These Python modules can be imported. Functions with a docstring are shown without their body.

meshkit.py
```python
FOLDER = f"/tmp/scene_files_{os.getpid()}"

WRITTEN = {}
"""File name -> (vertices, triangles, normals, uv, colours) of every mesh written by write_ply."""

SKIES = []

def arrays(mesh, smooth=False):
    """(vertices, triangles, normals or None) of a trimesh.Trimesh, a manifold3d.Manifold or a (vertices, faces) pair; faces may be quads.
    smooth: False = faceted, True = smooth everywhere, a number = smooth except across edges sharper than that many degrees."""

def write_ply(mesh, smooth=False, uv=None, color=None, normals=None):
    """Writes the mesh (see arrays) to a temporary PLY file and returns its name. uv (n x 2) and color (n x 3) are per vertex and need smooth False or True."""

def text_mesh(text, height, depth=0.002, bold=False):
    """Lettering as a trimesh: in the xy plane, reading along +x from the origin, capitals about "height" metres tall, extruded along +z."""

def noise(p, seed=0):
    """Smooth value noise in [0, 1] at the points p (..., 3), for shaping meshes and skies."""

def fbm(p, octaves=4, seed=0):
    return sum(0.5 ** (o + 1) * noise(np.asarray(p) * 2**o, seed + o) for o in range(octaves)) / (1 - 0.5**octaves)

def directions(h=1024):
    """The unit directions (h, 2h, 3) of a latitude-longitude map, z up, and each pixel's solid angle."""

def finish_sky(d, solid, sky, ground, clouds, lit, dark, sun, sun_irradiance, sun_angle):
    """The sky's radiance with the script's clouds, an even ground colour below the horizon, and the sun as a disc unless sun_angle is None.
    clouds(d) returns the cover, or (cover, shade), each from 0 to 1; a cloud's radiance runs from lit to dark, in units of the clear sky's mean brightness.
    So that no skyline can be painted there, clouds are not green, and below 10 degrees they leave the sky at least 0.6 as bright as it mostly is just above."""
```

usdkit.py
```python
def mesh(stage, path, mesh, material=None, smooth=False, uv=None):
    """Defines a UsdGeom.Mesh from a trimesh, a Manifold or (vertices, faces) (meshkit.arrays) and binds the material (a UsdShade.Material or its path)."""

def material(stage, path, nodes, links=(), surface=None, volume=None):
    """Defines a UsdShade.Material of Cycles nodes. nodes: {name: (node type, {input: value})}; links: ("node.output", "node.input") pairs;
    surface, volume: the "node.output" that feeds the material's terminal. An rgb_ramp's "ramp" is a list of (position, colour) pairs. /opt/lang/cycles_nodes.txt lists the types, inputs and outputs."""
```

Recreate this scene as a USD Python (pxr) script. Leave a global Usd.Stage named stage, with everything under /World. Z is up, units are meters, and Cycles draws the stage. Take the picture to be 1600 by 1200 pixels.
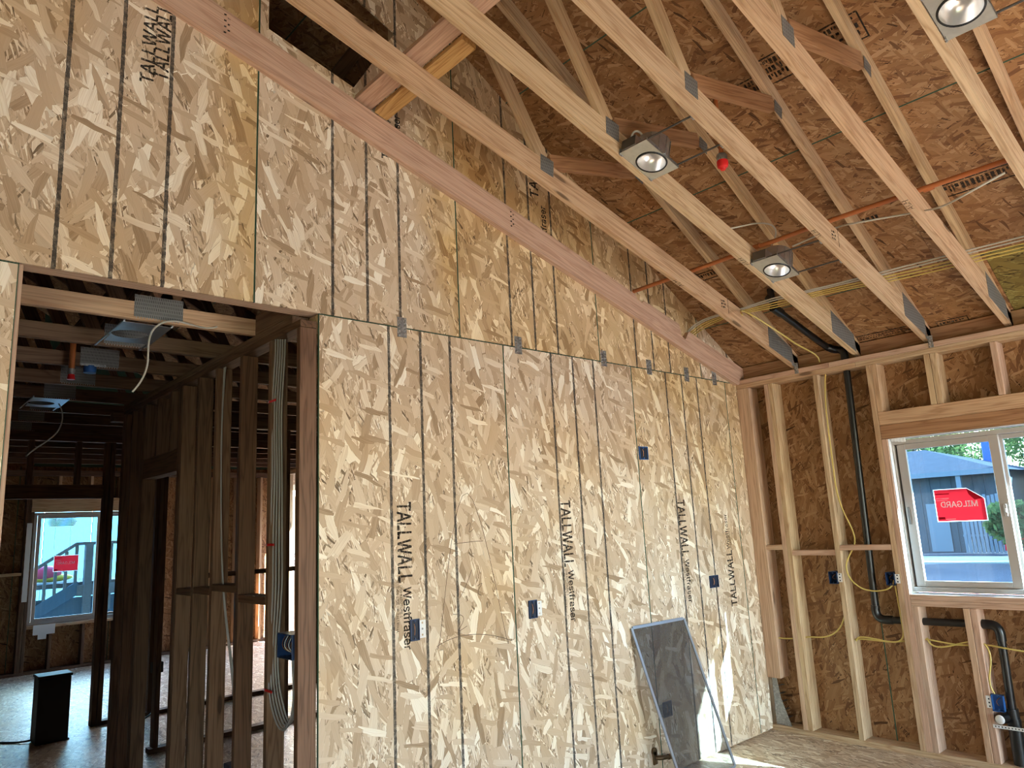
import math, random
import numpy as np, trimesh
from shapely.geometry import Polygon, box as sbox
from shapely import affinity
import usdkit, meshkit
from pxr import Usd, UsdGeom, UsdLux, UsdShade, Gf, Sdf, Vt

stage = Usd.Stage.CreateInMemory()
UsdGeom.SetStageUpAxis(stage, 'Z'); UsdGeom.SetStageMetersPerUnit(stage, 1.0)
UsdGeom.Xform.Define(stage, '/World')
UsdGeom.Scope.Define(stage, '/World/Looks')

# ---------------------------------------------------------------- camera, sky, sun, exposure
R = np.array([[0.74472126, -0.66562935, -0.04824737], [0.0914482, 0.17339184, -0.98059803], [0.66108053, 0.72586007, 0.1899992]])
CAM = np.array([-1.66021892, -3.22775325, 1.64490422]); F = 1142.9163
EXPOSURE = 1.5
cam = UsdGeom.Camera.Define(stage, '/World/camera')
_m = np.eye(4); _m[0, :3], _m[1, :3], _m[2, :3], _m[3, :3] = R[0], -R[1], -R[2], CAM
cam.AddTransformOp().Set(Gf.Matrix4d(*_m.ravel().tolist()))
cam.CreateHorizontalApertureAttr(36.0); cam.CreateVerticalApertureAttr(27.0)
cam.CreateFocalLengthAttr(36.0 * F / 1600)
cam.CreateExposureAttr(EXPOSURE)
cam.CreateClippingRangeAttr(Gf.Vec2f(0.05, 500))

SUN = np.array([-0.43, 1.0, -0.60]); SUN /= np.linalg.norm(SUN)
sun = UsdLux.DistantLight.Define(stage, '/World/sun')
_z = -SUN; _x = np.cross([0, 0, 1], _z); _x /= np.linalg.norm(_x); _y = np.cross(_z, _x)
_m = np.eye(4); _m[0, :3], _m[1, :3], _m[2, :3] = _x, _y, _z
sun.AddTransformOp().Set(Gf.Matrix4d(*_m.ravel().tolist()))
sun.CreateAngleAttr(0.6); sun.CreateNormalizeAttr(True); sun.CreateIntensityAttr(6.0); sun.CreateColorAttr(Gf.Vec3f(1.0, 0.95, 0.88))
dome = UsdLux.DomeLight.Define(stage, '/World/sky')
dome.CreateIntensityAttr(0.075); dome.CreateColorAttr(Gf.Vec3f(0.80, 0.91, 1.0))
_sky = usdkit.material(stage, '/World/Looks/sky_light', {'s': ('sky_texture', {'sky_type': 'single_scattering', 'sun_disc': False, 'sun_elevation': 0.52, 'sun_rotation': 0.4}), 'b': ('background_shader', {'strength': 1.0})}, [('s.color', 'b.color')], surface='b.background')
UsdShade.MaterialBindingAPI.Apply(dome.GetPrim()).Bind(_sky)
# ---------------------------------------------------------------- helpers
WM = {'/World': np.eye(4)}
COUNT = {}
def numbered(parent, name):
    k = COUNT.get((parent, name), 0); COUNT[(parent, name)] = k + 1
    return name if k == 0 else f'{name}_{k:03d}'
def setx(prim, m):
    x = UsdGeom.Xformable(prim); x.AddTransformOp().Set(Gf.Matrix4d(*np.asarray(m).T.ravel().tolist()))
def tag(prim, **kw):
    for k, v in kw.items():
        if v: prim.SetCustomDataByKey(k, v)
def frame(o, x=None, y=None, z=None):
    m = np.eye(4)
    if x is not None: m[:3, 0] = x
    if y is not None: m[:3, 1] = y
    if z is not None: m[:3, 2] = z
    m[:3, 3] = o; return m
def thing(name, label, cat, loc=(0, 0, 0), group=None):
    p = '/World/' + numbered('/World', name); x = UsdGeom.Xform.Define(stage, p); m = frame(loc); setx(x.GetPrim(), m); WM[p] = m
    tag(x.GetPrim(), label=label, category=cat, group=group); return p
def struct(name):
    p = '/World/' + numbered('/World', name); x = UsdGeom.Xform.Define(stage, p); WM[p] = np.eye(4); tag(x.GetPrim(), kind='structure'); return p
def put(parent, name, mesh, m, fr=None, smooth=False, label=None, kind=None, cat=None, group=None):
    """mesh (world coordinates) as one Mesh prim under parent, its own axes given by fr (else at its own centre)."""
    mesh = mesh if isinstance(mesh, trimesh.Trimesh) else trimesh.Trimesh(mesh[0], mesh[1], process=False)
    fr = frame(mesh.bounds.mean(0)) if fr is None else fr
    t = mesh.copy(); t.apply_transform(np.linalg.inv(fr))
    p = parent + '/' + numbered(parent, name)
    prim = usdkit.mesh(stage, p, t, M[m], smooth=smooth).GetPrim()
    setx(prim, np.linalg.inv(WM[parent]) @ fr); WM[p] = fr
    tag(prim, label=label, kind=kind, category=cat, group=group); return p
def V(*a): return np.array(a, float)
def nrm(v): v = np.asarray(v, float); return v / np.linalg.norm(v)
def cham(dx, dy, dz, c):
    """box of those sizes about the origin with its edges cut by c."""
    c = min(c, .3 * min(dx, dy, dz)); h = V(dx, dy, dz) / 2
    pts = [V(*(s * (hh - (0 if i == k else c)) for i, (s, hh) in enumerate(zip((sx, sy, sz), h)))) for sx in (-1, 1) for sy in (-1, 1) for sz in (-1, 1) for k in range(3)]
    return trimesh.convex.convex_hull(np.array(pts))
def ibox(lo, hi, c=0.0):
    lo, hi = np.minimum(lo, hi).astype(float), np.maximum(lo, hi).astype(float)
    t = cham(*(hi - lo), c) if c else trimesh.creation.box(hi - lo)
    t.apply_translation((lo + hi) / 2); return t
def board(parent, name, p0, p1, wd, w, h, m, c=.002, **kw):
    """a straight piece from p0 to p1 (its centre line); w is its size along wd, h across."""
    p0, p1 = np.asarray(p0, float), np.asarray(p1, float); x = nrm(p1 - p0); y = nrm(np.asarray(wd) - np.dot(wd, x) * x); z = np.cross(x, y)
    L = np.linalg.norm(p1 - p0); fr = frame((p0 + p1) / 2, x, y, z); t = cham(L, w, h, c) if c else trimesh.creation.box((L, w, h)); t.apply_transform(fr)
    return put(parent, name, t, m, fr=fr, **kw)
def bbox(parent, name, lo, hi, m, c=.002, **kw):
    """a board along its longest axis, given by two corners."""
    lo, hi = np.minimum(lo, hi).astype(float), np.maximum(lo, hi).astype(float); d = hi - lo; a = int(np.argmax(d)); mid = (lo + hi) / 2
    p0, p1 = mid.copy(), mid.copy(); p0[a], p1[a] = lo[a], hi[a]; b = (a + 1) % 3; wd = np.eye(3)[b]
    return board(parent, name, p0, p1, wd, d[b], d[(a + 2) % 3], m, c, **kw)
def prism(poly, o, ax, ay, depth):
    """shapely polygon in the plane (o, ax, ay) pushed along ax x ay by depth."""
    t = trimesh.creation.extrude_polygon(poly, depth, engine='earcut'); ax, ay = nrm(ax), nrm(ay); t.apply_transform(frame(o, ax, ay, np.cross(ax, ay))); return t
def join(*ms): return trimesh.util.concatenate([x for x in ms])
def tube(pts, r, sides=8, caps=True):
    p = np.asarray(pts, float); t = np.gradient(p, axis=0); t /= np.linalg.norm(t, axis=1, keepdims=True) + 1e-12
    a = np.cross(t[0], [0, 0, 1.0] if abs(t[0][2]) < .9 else [1.0, 0, 0]); a = nrm(a); A = []
    for i in range(len(p)):
        a = a - np.dot(a, t[i]) * t[i]; a = nrm(a); A.append(a)
    A = np.array(A); B = np.cross(t, A); g = np.arange(sides) * 2 * np.pi / sides; r = np.broadcast_to(r, (len(p),))
    v = (p[:, None] + r[:, None, None] * (np.cos(g)[None, :, None] * A[:, None] + np.sin(g)[None, :, None] * B[:, None])).reshape(-1, 3)
    f = []
    for i in range(len(p) - 1):
        for j in range(sides):
            k = (j + 1) % sides; a0, a1, b0, b1 = i * sides + j, i * sides + k, (i + 1) * sides + j, (i + 1) * sides + k
            f += [[a0, a1, b1], [a0, b1, b0]]
    if caps:
        n = len(v); v = np.vstack([v, p[0], p[-1]])
        for j in range(sides):
            k = (j + 1) % sides; f += [[n, k, j], [n + 1, (len(p) - 1) * sides + j, (len(p) - 1) * sides + k]]
    return trimesh.Trimesh(v, f, process=False)
def spline(pts, n=8):
    from scipy.interpolate import CubicSpline
    p = np.asarray(pts, float)
    if len(p) < 3: return p
    s = np.r_[0, np.cumsum(np.linalg.norm(np.diff(p, axis=0), axis=1))]; c = CubicSpline(s, p); return c(np.linspace(0, s[-1], n * (len(p) - 1) + 1))
def lathe(prof, o, ax, sides=24):
    """(radius, height) profile turned about the axis ax through o."""
    z = nrm(ax); x = nrm(np.cross(z, [0.31, 0.9, 0.3])); y = np.cross(z, x)
    t = trimesh.creation.revolve(np.array(prof, float), sections=sides); t.apply_transform(frame(o, x, y, z)); return t
def cyl(p0, p1, r, sides=16, r2=None):
    p0, p1 = np.asarray(p0, float), np.asarray(p1, float); L = np.linalg.norm(p1 - p0); r2 = r if r2 is None else r2
    return lathe([(0, 0), (r, 0), (r2, L), (0, L)], p0, p1 - p0, sides)
def ray(px, py): return R.T @ V((px - 800) / F, (py - 600) / F, 1)
def at(px, py, ax, val):
    """where the sight line through that point of the photograph meets the plane ax = val."""
    v = ray(px, py); i = 'xyz'.index(ax); return CAM + v * (val - CAM[i]) / v[i]
def on(px, py, n, d):
    v = ray(px, py); n = np.asarray(n, float); return CAM + v * (d - n @ CAM) / (n @ v)
def text(parent, name, s, o, ax, ay, h, m, wide=1.0, bold=True, depth=.0004, label=None):
    """lettering that starts at o, reads along ax, its capitals h tall along ay."""
    t = meshkit.text_mesh(s, h, depth, bold); t.apply_scale((wide, 1, 1)); ax, ay = nrm(ax), nrm(ay); t.apply_transform(frame(o, ax, ay, np.cross(ax, ay)))
    return put(parent, name, t, m, label=label)
# ---------------------------------------------------------------- materials
def mat(name, nodes, links, surface='p.BSDF', volume=None):
    return usdkit.material(stage, '/World/Looks/' + name, nodes, links, surface=surface, volume=volume)

def plain(name, color, rough=0.6, metal=0.0, noise=0.0, scale=40, bump=0.0, **kw):
    n = {'p': ('principled_bsdf', dict(base_color=color, roughness=rough, metallic=metal, **kw))}
    l = []
    if noise or bump:
        n['tc'] = ('texture_coordinate', {}); n['nz'] = ('noise_texture', {'scale': scale, 'detail': 4.0, 'roughness': 0.6})
        l += [('tc.object', 'nz.vector')]
    if noise:
        n['rp'] = ('rgb_ramp', {'ramp': [(0.25, tuple(c * (1 - noise) for c in color)), (0.75, tuple(min(1, c * (1 + noise)) for c in color))]})
        l += [('nz.fac', 'rp.fac'), ('rp.color', 'p.base_color')]
    if bump:
        n['b'] = ('bump', {'strength': bump, 'distance': 0.002}); l += [('nz.fac', 'b.height'), ('b.normal', 'p.normal')]
    return mat(name, n, l)

def osb(name, ramp, layers, lines=False, W=1.2192, spec=0.3, stain=None, green=True, rough=0.62, edge=''):
    """strand board: layers of long chips, each layer (angle from the board's length, chip length, chip width, share of chips shown)."""
    n = {'tc': ('texture_coordinate', {}), 'oi': ('object_info', {}), 's': ('separate_xyz', {}),
         'r1': ('math', {'math_type': 'multiply', 'value2': 91.7}), 'r2': ('math', {'math_type': 'multiply', 'value2': 47.3}),
         'off': ('combine_xyz', {}), 'flat': ('combine_xyz', {}), 'v': ('vector_math', {'math_type': 'add'}),
         'wn': ('noise_texture', {'scale': 5.0, 'detail': 1.0}), 'wv': ('vector_math', {'math_type': 'multiply_add', 'vector2': (0.035, 0.035, 0)}),
         'p': ('principled_bsdf', {'roughness': rough, 'specular_ior_level': spec})}
    l = [('tc.object', 's.vector'), ('oi.random', 'r1.value1'), ('oi.random', 'r2.value1'), ('r1.value', 'off.x'), ('r2.value', 'off.y'),
         ('s.x', 'flat.x'), ('s.z', 'flat.y'), ('flat.vector', 'v.vector1'), ('off.vector', 'v.vector2'), ('v.vector', 'wn.vector'),
         ('wn.color', 'wv.vector1'), ('v.vector', 'wv.vector3')]
    prev = None
    for i, (ang, ln, wd, share) in enumerate(layers):
        k = str(i)
        # y of "flat" is the board's length; chips lie along the rotated y
        n['m' + k] = ('mapping', {'mapping_type': 'texture', 'rotation': (0, 0, math.radians(ang)), 'scale': (wd, ln, 1), 'location': (i * 3.37, i * 1.91, 0)})
        n['a' + k] = ('voronoi_texture', {'dimensions': '2D', 'metric': 'chebychev', 'feature': 'f1', 'scale': 1.0, 'randomness': 0.95})
        n['b' + k] = ('voronoi_texture', {'dimensions': '2D', 'metric': 'chebychev', 'feature': 'f2', 'scale': 1.0, 'randomness': 0.95})
        n['e' + k] = ('math', {'math_type': 'subtract'})
        n['c' + k] = ('separate_color', {'color_type': 'rgb'})
        n['rp' + k] = ('rgb_ramp', {'ramp': [(p_, tuple(c_ * (0.42 if p_ < .06 else 0.74 if p_ < .12 else 1.0) for c_ in col_)) for p_, col_ in ramp] if wd < .02 else ramp})
        n['g' + k] = ('noise_texture', {'dimensions': '2D', 'scale': 1.0, 'detail': 2.0, 'roughness': 0.6})
        n['gm' + k] = ('mapping', {'mapping_type': 'point', 'scale': (9.0, 0.9, 1)})
        n['ga' + k] = ('math', {'math_type': 'multiply_add', 'value2': 0.34, 'value3': -0.17})
        n['gs' + k] = ('math', {'math_type': 'add'})
        l += [('wv.vector', f'm{k}.vector'), (f'm{k}.vector', f'a{k}.vector'), (f'm{k}.vector', f'b{k}.vector'), (f'b{k}.distance', f'e{k}.value1'), (f'a{k}.distance', f'e{k}.value2'),
              (f'a{k}.color', f'c{k}.color'), (f'm{k}.vector', f'gm{k}.vector'), (f'gm{k}.vector', f'g{k}.vector'), (f'g{k}.fac', f'ga{k}.value1'),
              (f'c{k}.r', f'gs{k}.value1'), (f'ga{k}.value', f'gs{k}.value2'), (f'gs{k}.value', f'rp{k}.fac')]
        # edge shadow painted as a darker rim of each chip
        n['er' + k] = ('map_range', {'from_min': 0.0, 'from_max': 0.07, 'to_min': 0.58, 'to_max': 1.0, 'clamp': True})
        n['dk' + k] = ('mix', {'mix_type': 'multiply', 'fac': 1.0})
        l += [(f'e{k}.value', f'er{k}.value'), (f'rp{k}.color', f'dk{k}.color1'), (f'er{k}.result', f'dk{k}.color2')]
        out = f'dk{k}.color'
        if prev is None:
            prev = out
        else:
            n['t' + k] = ('math', {'math_type': 'less_than', 'value2': share})
            n['et' + k] = ('math', {'math_type': 'greater_than', 'value2': 0.035})
            n['tt' + k] = ('math', {'math_type': 'multiply'})
            n['mx' + k] = ('mix', {'mix_type': 'mix'})
            l += [(f'c{k}.g', f't{k}.value1'), (f'e{k}.value', f'et{k}.value1'), (f't{k}.value', f'tt{k}.value1'), (f'et{k}.value', f'tt{k}.value2'),
                  (f'tt{k}.value', f'mx{k}.fac'), (prev, f'mx{k}.color1'), (out, f'mx{k}.color2')]
            prev = f'mx{k}.color'
    # board to board tone and broad warm patches
    n['bn'] = ('noise_texture', {'scale': 1.6, 'detail': 2.0}); n['bt'] = ('rgb_ramp', {'ramp': stain or [(0.3, (1.04, 1.03, 1.02)), (0.5, (1, 1, 1)), (0.72, (0.98, 0.9, 0.76))]})
    n['bm'] = ('mix', {'mix_type': 'multiply', 'fac': 1.0})
    l += [('v.vector', 'bn.vector'), ('bn.fac', 'bt.fac'), (prev, 'bm.color1'), ('bt.color', 'bm.color2')]; prev = 'bm.color'
    if edge:   # old resin and water staining along one long edge or from the top
        n['es'] = ('map_range', {'from_min': 0.80 if edge == 'x' else 1.35, 'from_max': 1.15 if edge == 'x' else 2.6, 'to_min': -0.55, 'to_max': 0.75}); n['ea'] = ('math', {'math_type': 'add', 'use_clamp': True}); n['en'] = ('noise_texture', {'scale': 2.2, 'detail': 5.0, 'roughness': 0.7}); n['em'] = ('math', {'math_type': 'multiply_add', 'value2': 2.0, 'value3': -0.85})
        n['ex'] = ('mix', {'mix_type': 'multiply', 'color2': (0.93, 0.83, 0.60)})
        l += [(f's.{edge}', 'es.value'), ('v.vector', 'en.vector'), ('en.fac', 'em.value1'), ('es.result', 'ea.value1'), ('em.value', 'ea.value2'), ('ea.value', 'ex.fac'), (prev, 'ex.color1')]; prev = 'ex.color'
    if green:
        n['gx'] = ('math', {'math_type': 'subtract', 'value1': 0, 'value2': W / 2}); n['gab'] = ('math', {'math_type': 'absolute'}); n['gt'] = ('math', {'math_type': 'greater_than', 'value2': W / 2 - 0.0045})
        n['gmx'] = ('mix', {'mix_type': 'mix', 'color2': (0.06, 0.11, 0.07)})
        l += [('s.x', 'gx.value1'), ('gx.value', 'gab.value1'), ('gab.value', 'gt.value1'), ('gt.value', 'gmx.fac'), (prev, 'gmx.color1')]; prev = 'gmx.color'
    if lines:
        n['ln'] = ('noise_texture', {'scale': 30.0, 'detail': 4.0, 'roughness': 0.7}); n['lw'] = ('math', {'math_type': 'multiply_add', 'value2': 0.009, 'value3': -0.0045}); n['lx'] = ('math', {'math_type': 'add'})
        l += [('v.vector', 'ln.vector'), ('ln.fac', 'lw.value1'), ('s.x', 'lx.value1'), ('lw.value', 'lx.value2')]
        sel = None
        for j, x in enumerate((0.4064, 0.6096, 0.8128)):
            n[f'l{j}'] = ('math', {'math_type': 'compare', 'value2': x, 'value3': 0.0082})
            l += [('lx.value', f'l{j}.value1')]
            if sel:
                n[f'lj{j}'] = ('math', {'math_type': 'maximum'}); l += [(sel, f'lj{j}.value1'), (f'l{j}.value', f'lj{j}.value2')]; sel = f'lj{j}.value'
            else: sel = f'l{j}.value'
        n['lk'] = ('rgb_ramp', {'ramp': [(0.0, (0.75, 0.75, 0.75)), (0.45, (0.95, 0.95, 0.95)), (0.75, (0.45, 0.45, 0.45))]})
        n['lf'] = ('math', {'math_type': 'multiply'}); n['lmx'] = ('mix', {'mix_type': 'mix', 'color2': (0.035, 0.032, 0.03)}); n['lbw'] = ('rgb_to_bw', {})
        l += [('ln.fac', 'lk.fac'), ('lk.color', 'lbw.color'), ('lbw.val', 'lf.value1'), (sel, 'lf.value2'), ('lf.value', 'lmx.fac'), (prev, 'lmx.color1')]; prev = 'lmx.color'
    l += [(prev, 'p.base_color')]
    return mat(name, n, l)

def wood(name, light, dark, pink=None, knots=1.0, rough=0.6):
    """sawn fir with its grain along the piece's own x axis, a few knots, each piece a little lighter or redder."""
    n = {'tc': ('texture_coordinate', {}), 'oi': ('object_info', {}), 'r1': ('math', {'math_type': 'multiply', 'value2': 63.0}), 'off': ('combine_xyz', {}), 'v': ('vector_math', {'math_type': 'add'}),
         'm': ('mapping', {'mapping_type': 'point', 'scale': (0.9, 14, 14)}), 'g': ('noise_texture', {'scale': 1.0, 'detail': 3.0, 'roughness': 0.55, 'distortion': 0.35}),
         'gm': ('math', {'math_type': 'multiply', 'value2': 7.0}), 'gf': ('math', {'math_type': 'fraction'}), 'gp': ('math', {'math_type': 'pingpong', 'value2': 0.5}), 'gw': ('math', {'math_type': 'multiply', 'value2': 2.0}),
         'rp': ('rgb_ramp', {'ramp': [(0.0, light), (0.55, tuple(a * 0.75 + b * 0.25 for a, b in zip(light, dark))), (1.0, dark)]}),
         'fm': ('mapping', {'mapping_type': 'point', 'scale': (2.5, 160, 160)}), 'fn': ('noise_texture', {'scale': 1.0, 'detail': 2.0}), 'fr': ('rgb_ramp', {'ramp': [(0.3, (0.86, 0.86, 0.86)), (0.7, (1.08, 1.08, 1.08))]}), 'fx': ('mix', {'mix_type': 'multiply', 'fac': 1.0}),
         'km': ('mapping', {'mapping_type': 'point', 'scale': (2.1, 9, 9)}), 'k': ('voronoi_texture', {'dimensions': '3D', 'scale': 1.0, 'feature': 'f1'}), 'kc': ('separate_color', {}), 'kt': ('math', {'math_type': 'greater_than', 'value2': 0.72}),
         'kr': ('rgb_ramp', {'ramp': [(0.0, (1, 1, 1)), (0.10, (0.95, 0.95, 0.95)), (0.13, (0.3, 0.3, 0.3)), (0.2, (0, 0, 0))]}), 'kb': ('rgb_to_bw', {}), 'kf': ('math', {'math_type': 'multiply'}), 'ks': ('math', {'math_type': 'multiply', 'value2': knots}),
         'kx': ('mix', {'mix_type': 'mix', 'color2': tuple(c * 0.42 for c in dark)}),
         'tn': ('math', {'math_type': 'fraction'}), 'tm': ('math', {'math_type': 'multiply', 'value2': 17.0}), 'tr': ('rgb_ramp', {'ramp': [(0.0, (1.07, 1.02, 0.92)), (0.35, (1, 1, 1)), (0.7, (1.02, 0.95, 0.94)), (1.0, pink or (0.98, 0.86, 0.82))]}), 'tx': ('mix', {'mix_type': 'multiply', 'fac': 1.0}),
         'b': ('bump', {'strength': 0.15, 'distance': 0.001}), 'p': ('principled_bsdf', {'roughness': rough, 'specular_ior_level': 0.3})}
    l = [('oi.random', 'r1.value1'), ('r1.value', 'off.x'), ('r1.value', 'off.y'), ('tc.object', 'v.vector1'), ('off.vector', 'v.vector2'), ('v.vector', 'm.vector'), ('m.vector', 'g.vector'),
         ('g.fac', 'gm.value1'), ('gm.value', 'gf.value1'), ('gf.value', 'gp.value1'), ('gp.value', 'gw.value1'), ('gw.value', 'rp.fac'),
         ('v.vector', 'fm.vector'), ('fm.vector', 'fn.vector'), ('fn.fac', 'fr.fac'), ('rp.color', 'fx.color1'), ('fr.color', 'fx.color2'),
         ('v.vector', 'km.vector'), ('km.vector', 'k.vector'), ('k.distance', 'kr.fac'), ('kr.color', 'kb.color'), ('k.color', 'kc.color'), ('kc.r', 'kt.value1'), ('kb.val', 'kf.value1'), ('kt.value', 'kf.value2'), ('kf.value', 'ks.value1'),
         ('ks.value', 'kx.fac'), ('fx.color', 'kx.color1'), ('oi.random', 'tm.value1'), ('tm.value', 'tn.value1'), ('tn.value', 'tr.fac'), ('kx.color', 'tx.color1'), ('tr.color', 'tx.color2'), ('tx.color', 'p.base_color'),
         ('fn.fac', 'b.height'), ('b.normal', 'p.normal')]
    return mat(name, n, l)

OSB_RAMP = [(0.0, (0.34, 0.235, 0.145)), (0.08, (0.44, 0.315, 0.205)), (0.22, (0.53, 0.395, 0.27)), (0.5, (0.60, 0.465, 0.33)), (0.70, (0.66, 0.53, 0.395)), (0.85, (0.76, 0.65, 0.51)), (1.0, (0.92, 0.85, 0.73))]
OSB_WARM = [(r, (c[0] * .95, c[1] * .85, c[2] * .64)) for r, c in OSB_RAMP]
LAY = [(4, .15, .036, 1), (-30, .08, .010, .36), (44, .08, .010, .34), (14, .06, .006, .36), (-40, .16, .042, .26), (34, .17, .044, .26), (-13, .18, .040, .30), (19, .16, .036, .28), (74, .14, .026, .15)]
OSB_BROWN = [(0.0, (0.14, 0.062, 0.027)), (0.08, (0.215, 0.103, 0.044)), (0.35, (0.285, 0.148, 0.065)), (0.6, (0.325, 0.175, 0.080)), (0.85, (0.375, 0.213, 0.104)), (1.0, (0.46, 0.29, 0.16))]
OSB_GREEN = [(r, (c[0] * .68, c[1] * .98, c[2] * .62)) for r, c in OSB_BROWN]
M = {}
M['osb_wall'] = osb('pale_strand_board', OSB_RAMP, LAY, lines=True)
M['osb_wall_edge'] = osb('edge_stained_strand_board', OSB_RAMP, LAY, lines=True, edge='x')
M['osb_wall_top'] = osb('top_stained_strand_board', OSB_RAMP, LAY, lines=True, edge='z')
M['osb_wall_warm'] = osb('warm_strand_board', OSB_WARM, LAY, lines=True, stain=[(0.3, (1.12, 1.16, 1.3)), (0.5, (1, 1, 1)), (0.7, (0.84, 0.72, 0.56))])
M['osb_green'] = osb('green_stained_strand_board', OSB_GREEN, LAY[:6], green=False)
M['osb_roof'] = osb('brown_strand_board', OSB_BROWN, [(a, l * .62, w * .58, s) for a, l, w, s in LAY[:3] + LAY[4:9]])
M['osb_floor'] = osb('floor_strand_board', OSB_RAMP, [(a, l * .55, w * .55, s) for a, l, w, s in LAY[:2] + LAY[4:7]], green=False, spec=0.5, rough=0.45)
M['fir'] = wood('sawn_fir', (0.60, 0.45, 0.29), (0.43, 0.285, 0.165))
M['fir_pink'] = wood('pinkish_fir', (0.60, 0.43, 0.32), (0.47, 0.31, 0.22), pink=(1.0, 0.92, 0.9))
M['fir_brown'] = wood('brown_fir', (0.40, 0.235, 0.125), (0.27, 0.14, 0.068))
M['fir_yellow'] = wood('yellow_fir', (0.62, 0.40, 0.16), (0.40, 0.22, 0.07))
M['ink'] = mat('black_ink', {'tc': ('geometry', {}), 'nz': ('noise_texture', {'scale': 70.0, 'detail': 3.0}), 'r': ('rgb_ramp', {'ramp': [(0.36, (0.1,) * 3), (0.54, (0.82,) * 3)]}), 'w': ('rgb_to_bw', {}), 't': ('transparent_bsdf', {}), 'p': ('diffuse_bsdf', {'color': (0.05, 0.042, 0.036)}), 'x': ('mix_closure', {})},
    [('tc.position', 'nz.vector'), ('nz.fac', 'r.fac'), ('r.color', 'w.color'), ('w.val', 'x.fac'), ('t.BSDF', 'x.closure1'), ('p.BSDF', 'x.closure2')], surface='x.closure')
M['pencil'] = plain('pencil_line', (0.14, 0.09, 0.06), 0.7)
M['fir_shaded_dark'] = wood('shaded_dark_fir', (0.15, 0.085, 0.05), (0.08, 0.042, 0.024))  # fir darkened so the dim hall shade sits in the colour
M['fir_shaded'] = wood('shaded_fir', (0.20, 0.128, 0.078), (0.125, 0.072, 0.042))  # same fir, a lighter step of the painted hall shade
M['fir_shaded_mid'] = wood('shaded_brown_fir', (0.19, 0.115, 0.072), (0.115, 0.064, 0.038))  # fir for the end stud, its shade put into the colour
M['zinc'] = mat('galvanised_steel', {'tc': ('texture_coordinate', {}), 'nz': ('voronoi_texture', {'scale': 90.0}), 'r': ('rgb_ramp', {'ramp': [(0, (0.26, 0.27, 0.28)), (1, (0.46, 0.48, 0.49))]}), 'p': ('principled_bsdf', {'metallic': 0.85, 'roughness': 0.42})},
    [('tc.object', 'nz.vector'), ('nz.color', 'r.fac'), ('r.color', 'p.base_color')])
M['nail_plate'] = mat('toothed_steel', {'tc': ('texture_coordinate', {}), 's': ('separate_xyz', {}), 'c': ('combine_xyz', {}), 'b': ('brick_texture', {'color1': (0.04, 0.04, 0.04), 'color2': (0.08, 0.075, 0.07), 'mortar': (0.24, 0.245, 0.24), 'scale': 1.0, 'mortar_size': 0.0032, 'mortar_smooth': 0.1, 'brick_width': 0.0085, 'row_height': 0.019, 'offset': 0.5}), 'p': ('principled_bsdf', {'metallic': 0.45, 'roughness': 0.55})},
    [('tc.object', 's.vector'), ('s.x', 'c.x'), ('s.z', 'c.y'), ('c.vector', 'b.vector'), ('b.color', 'p.base_color')])
M['green_edge'] = plain('green_edge_paint', (0.035, 0.075, 0.045), 0.7)
M['steel'] = plain('bare_steel', (0.55, 0.56, 0.57), 0.3, 0.9, noise=0.12, scale=25)
M['lamp_plate'] = plain('zinc_sheet', (0.56, 0.55, 0.49), 0.42, 0.7, noise=0.1, scale=30)
M['mirror'] = plain('bright_reflector', (0.90, 0.92, 0.95), 0.32, 1.0)
M['dark_steel'] = plain('dark_rod', (0.12, 0.115, 0.11), 0.45, 0.6)
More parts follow.
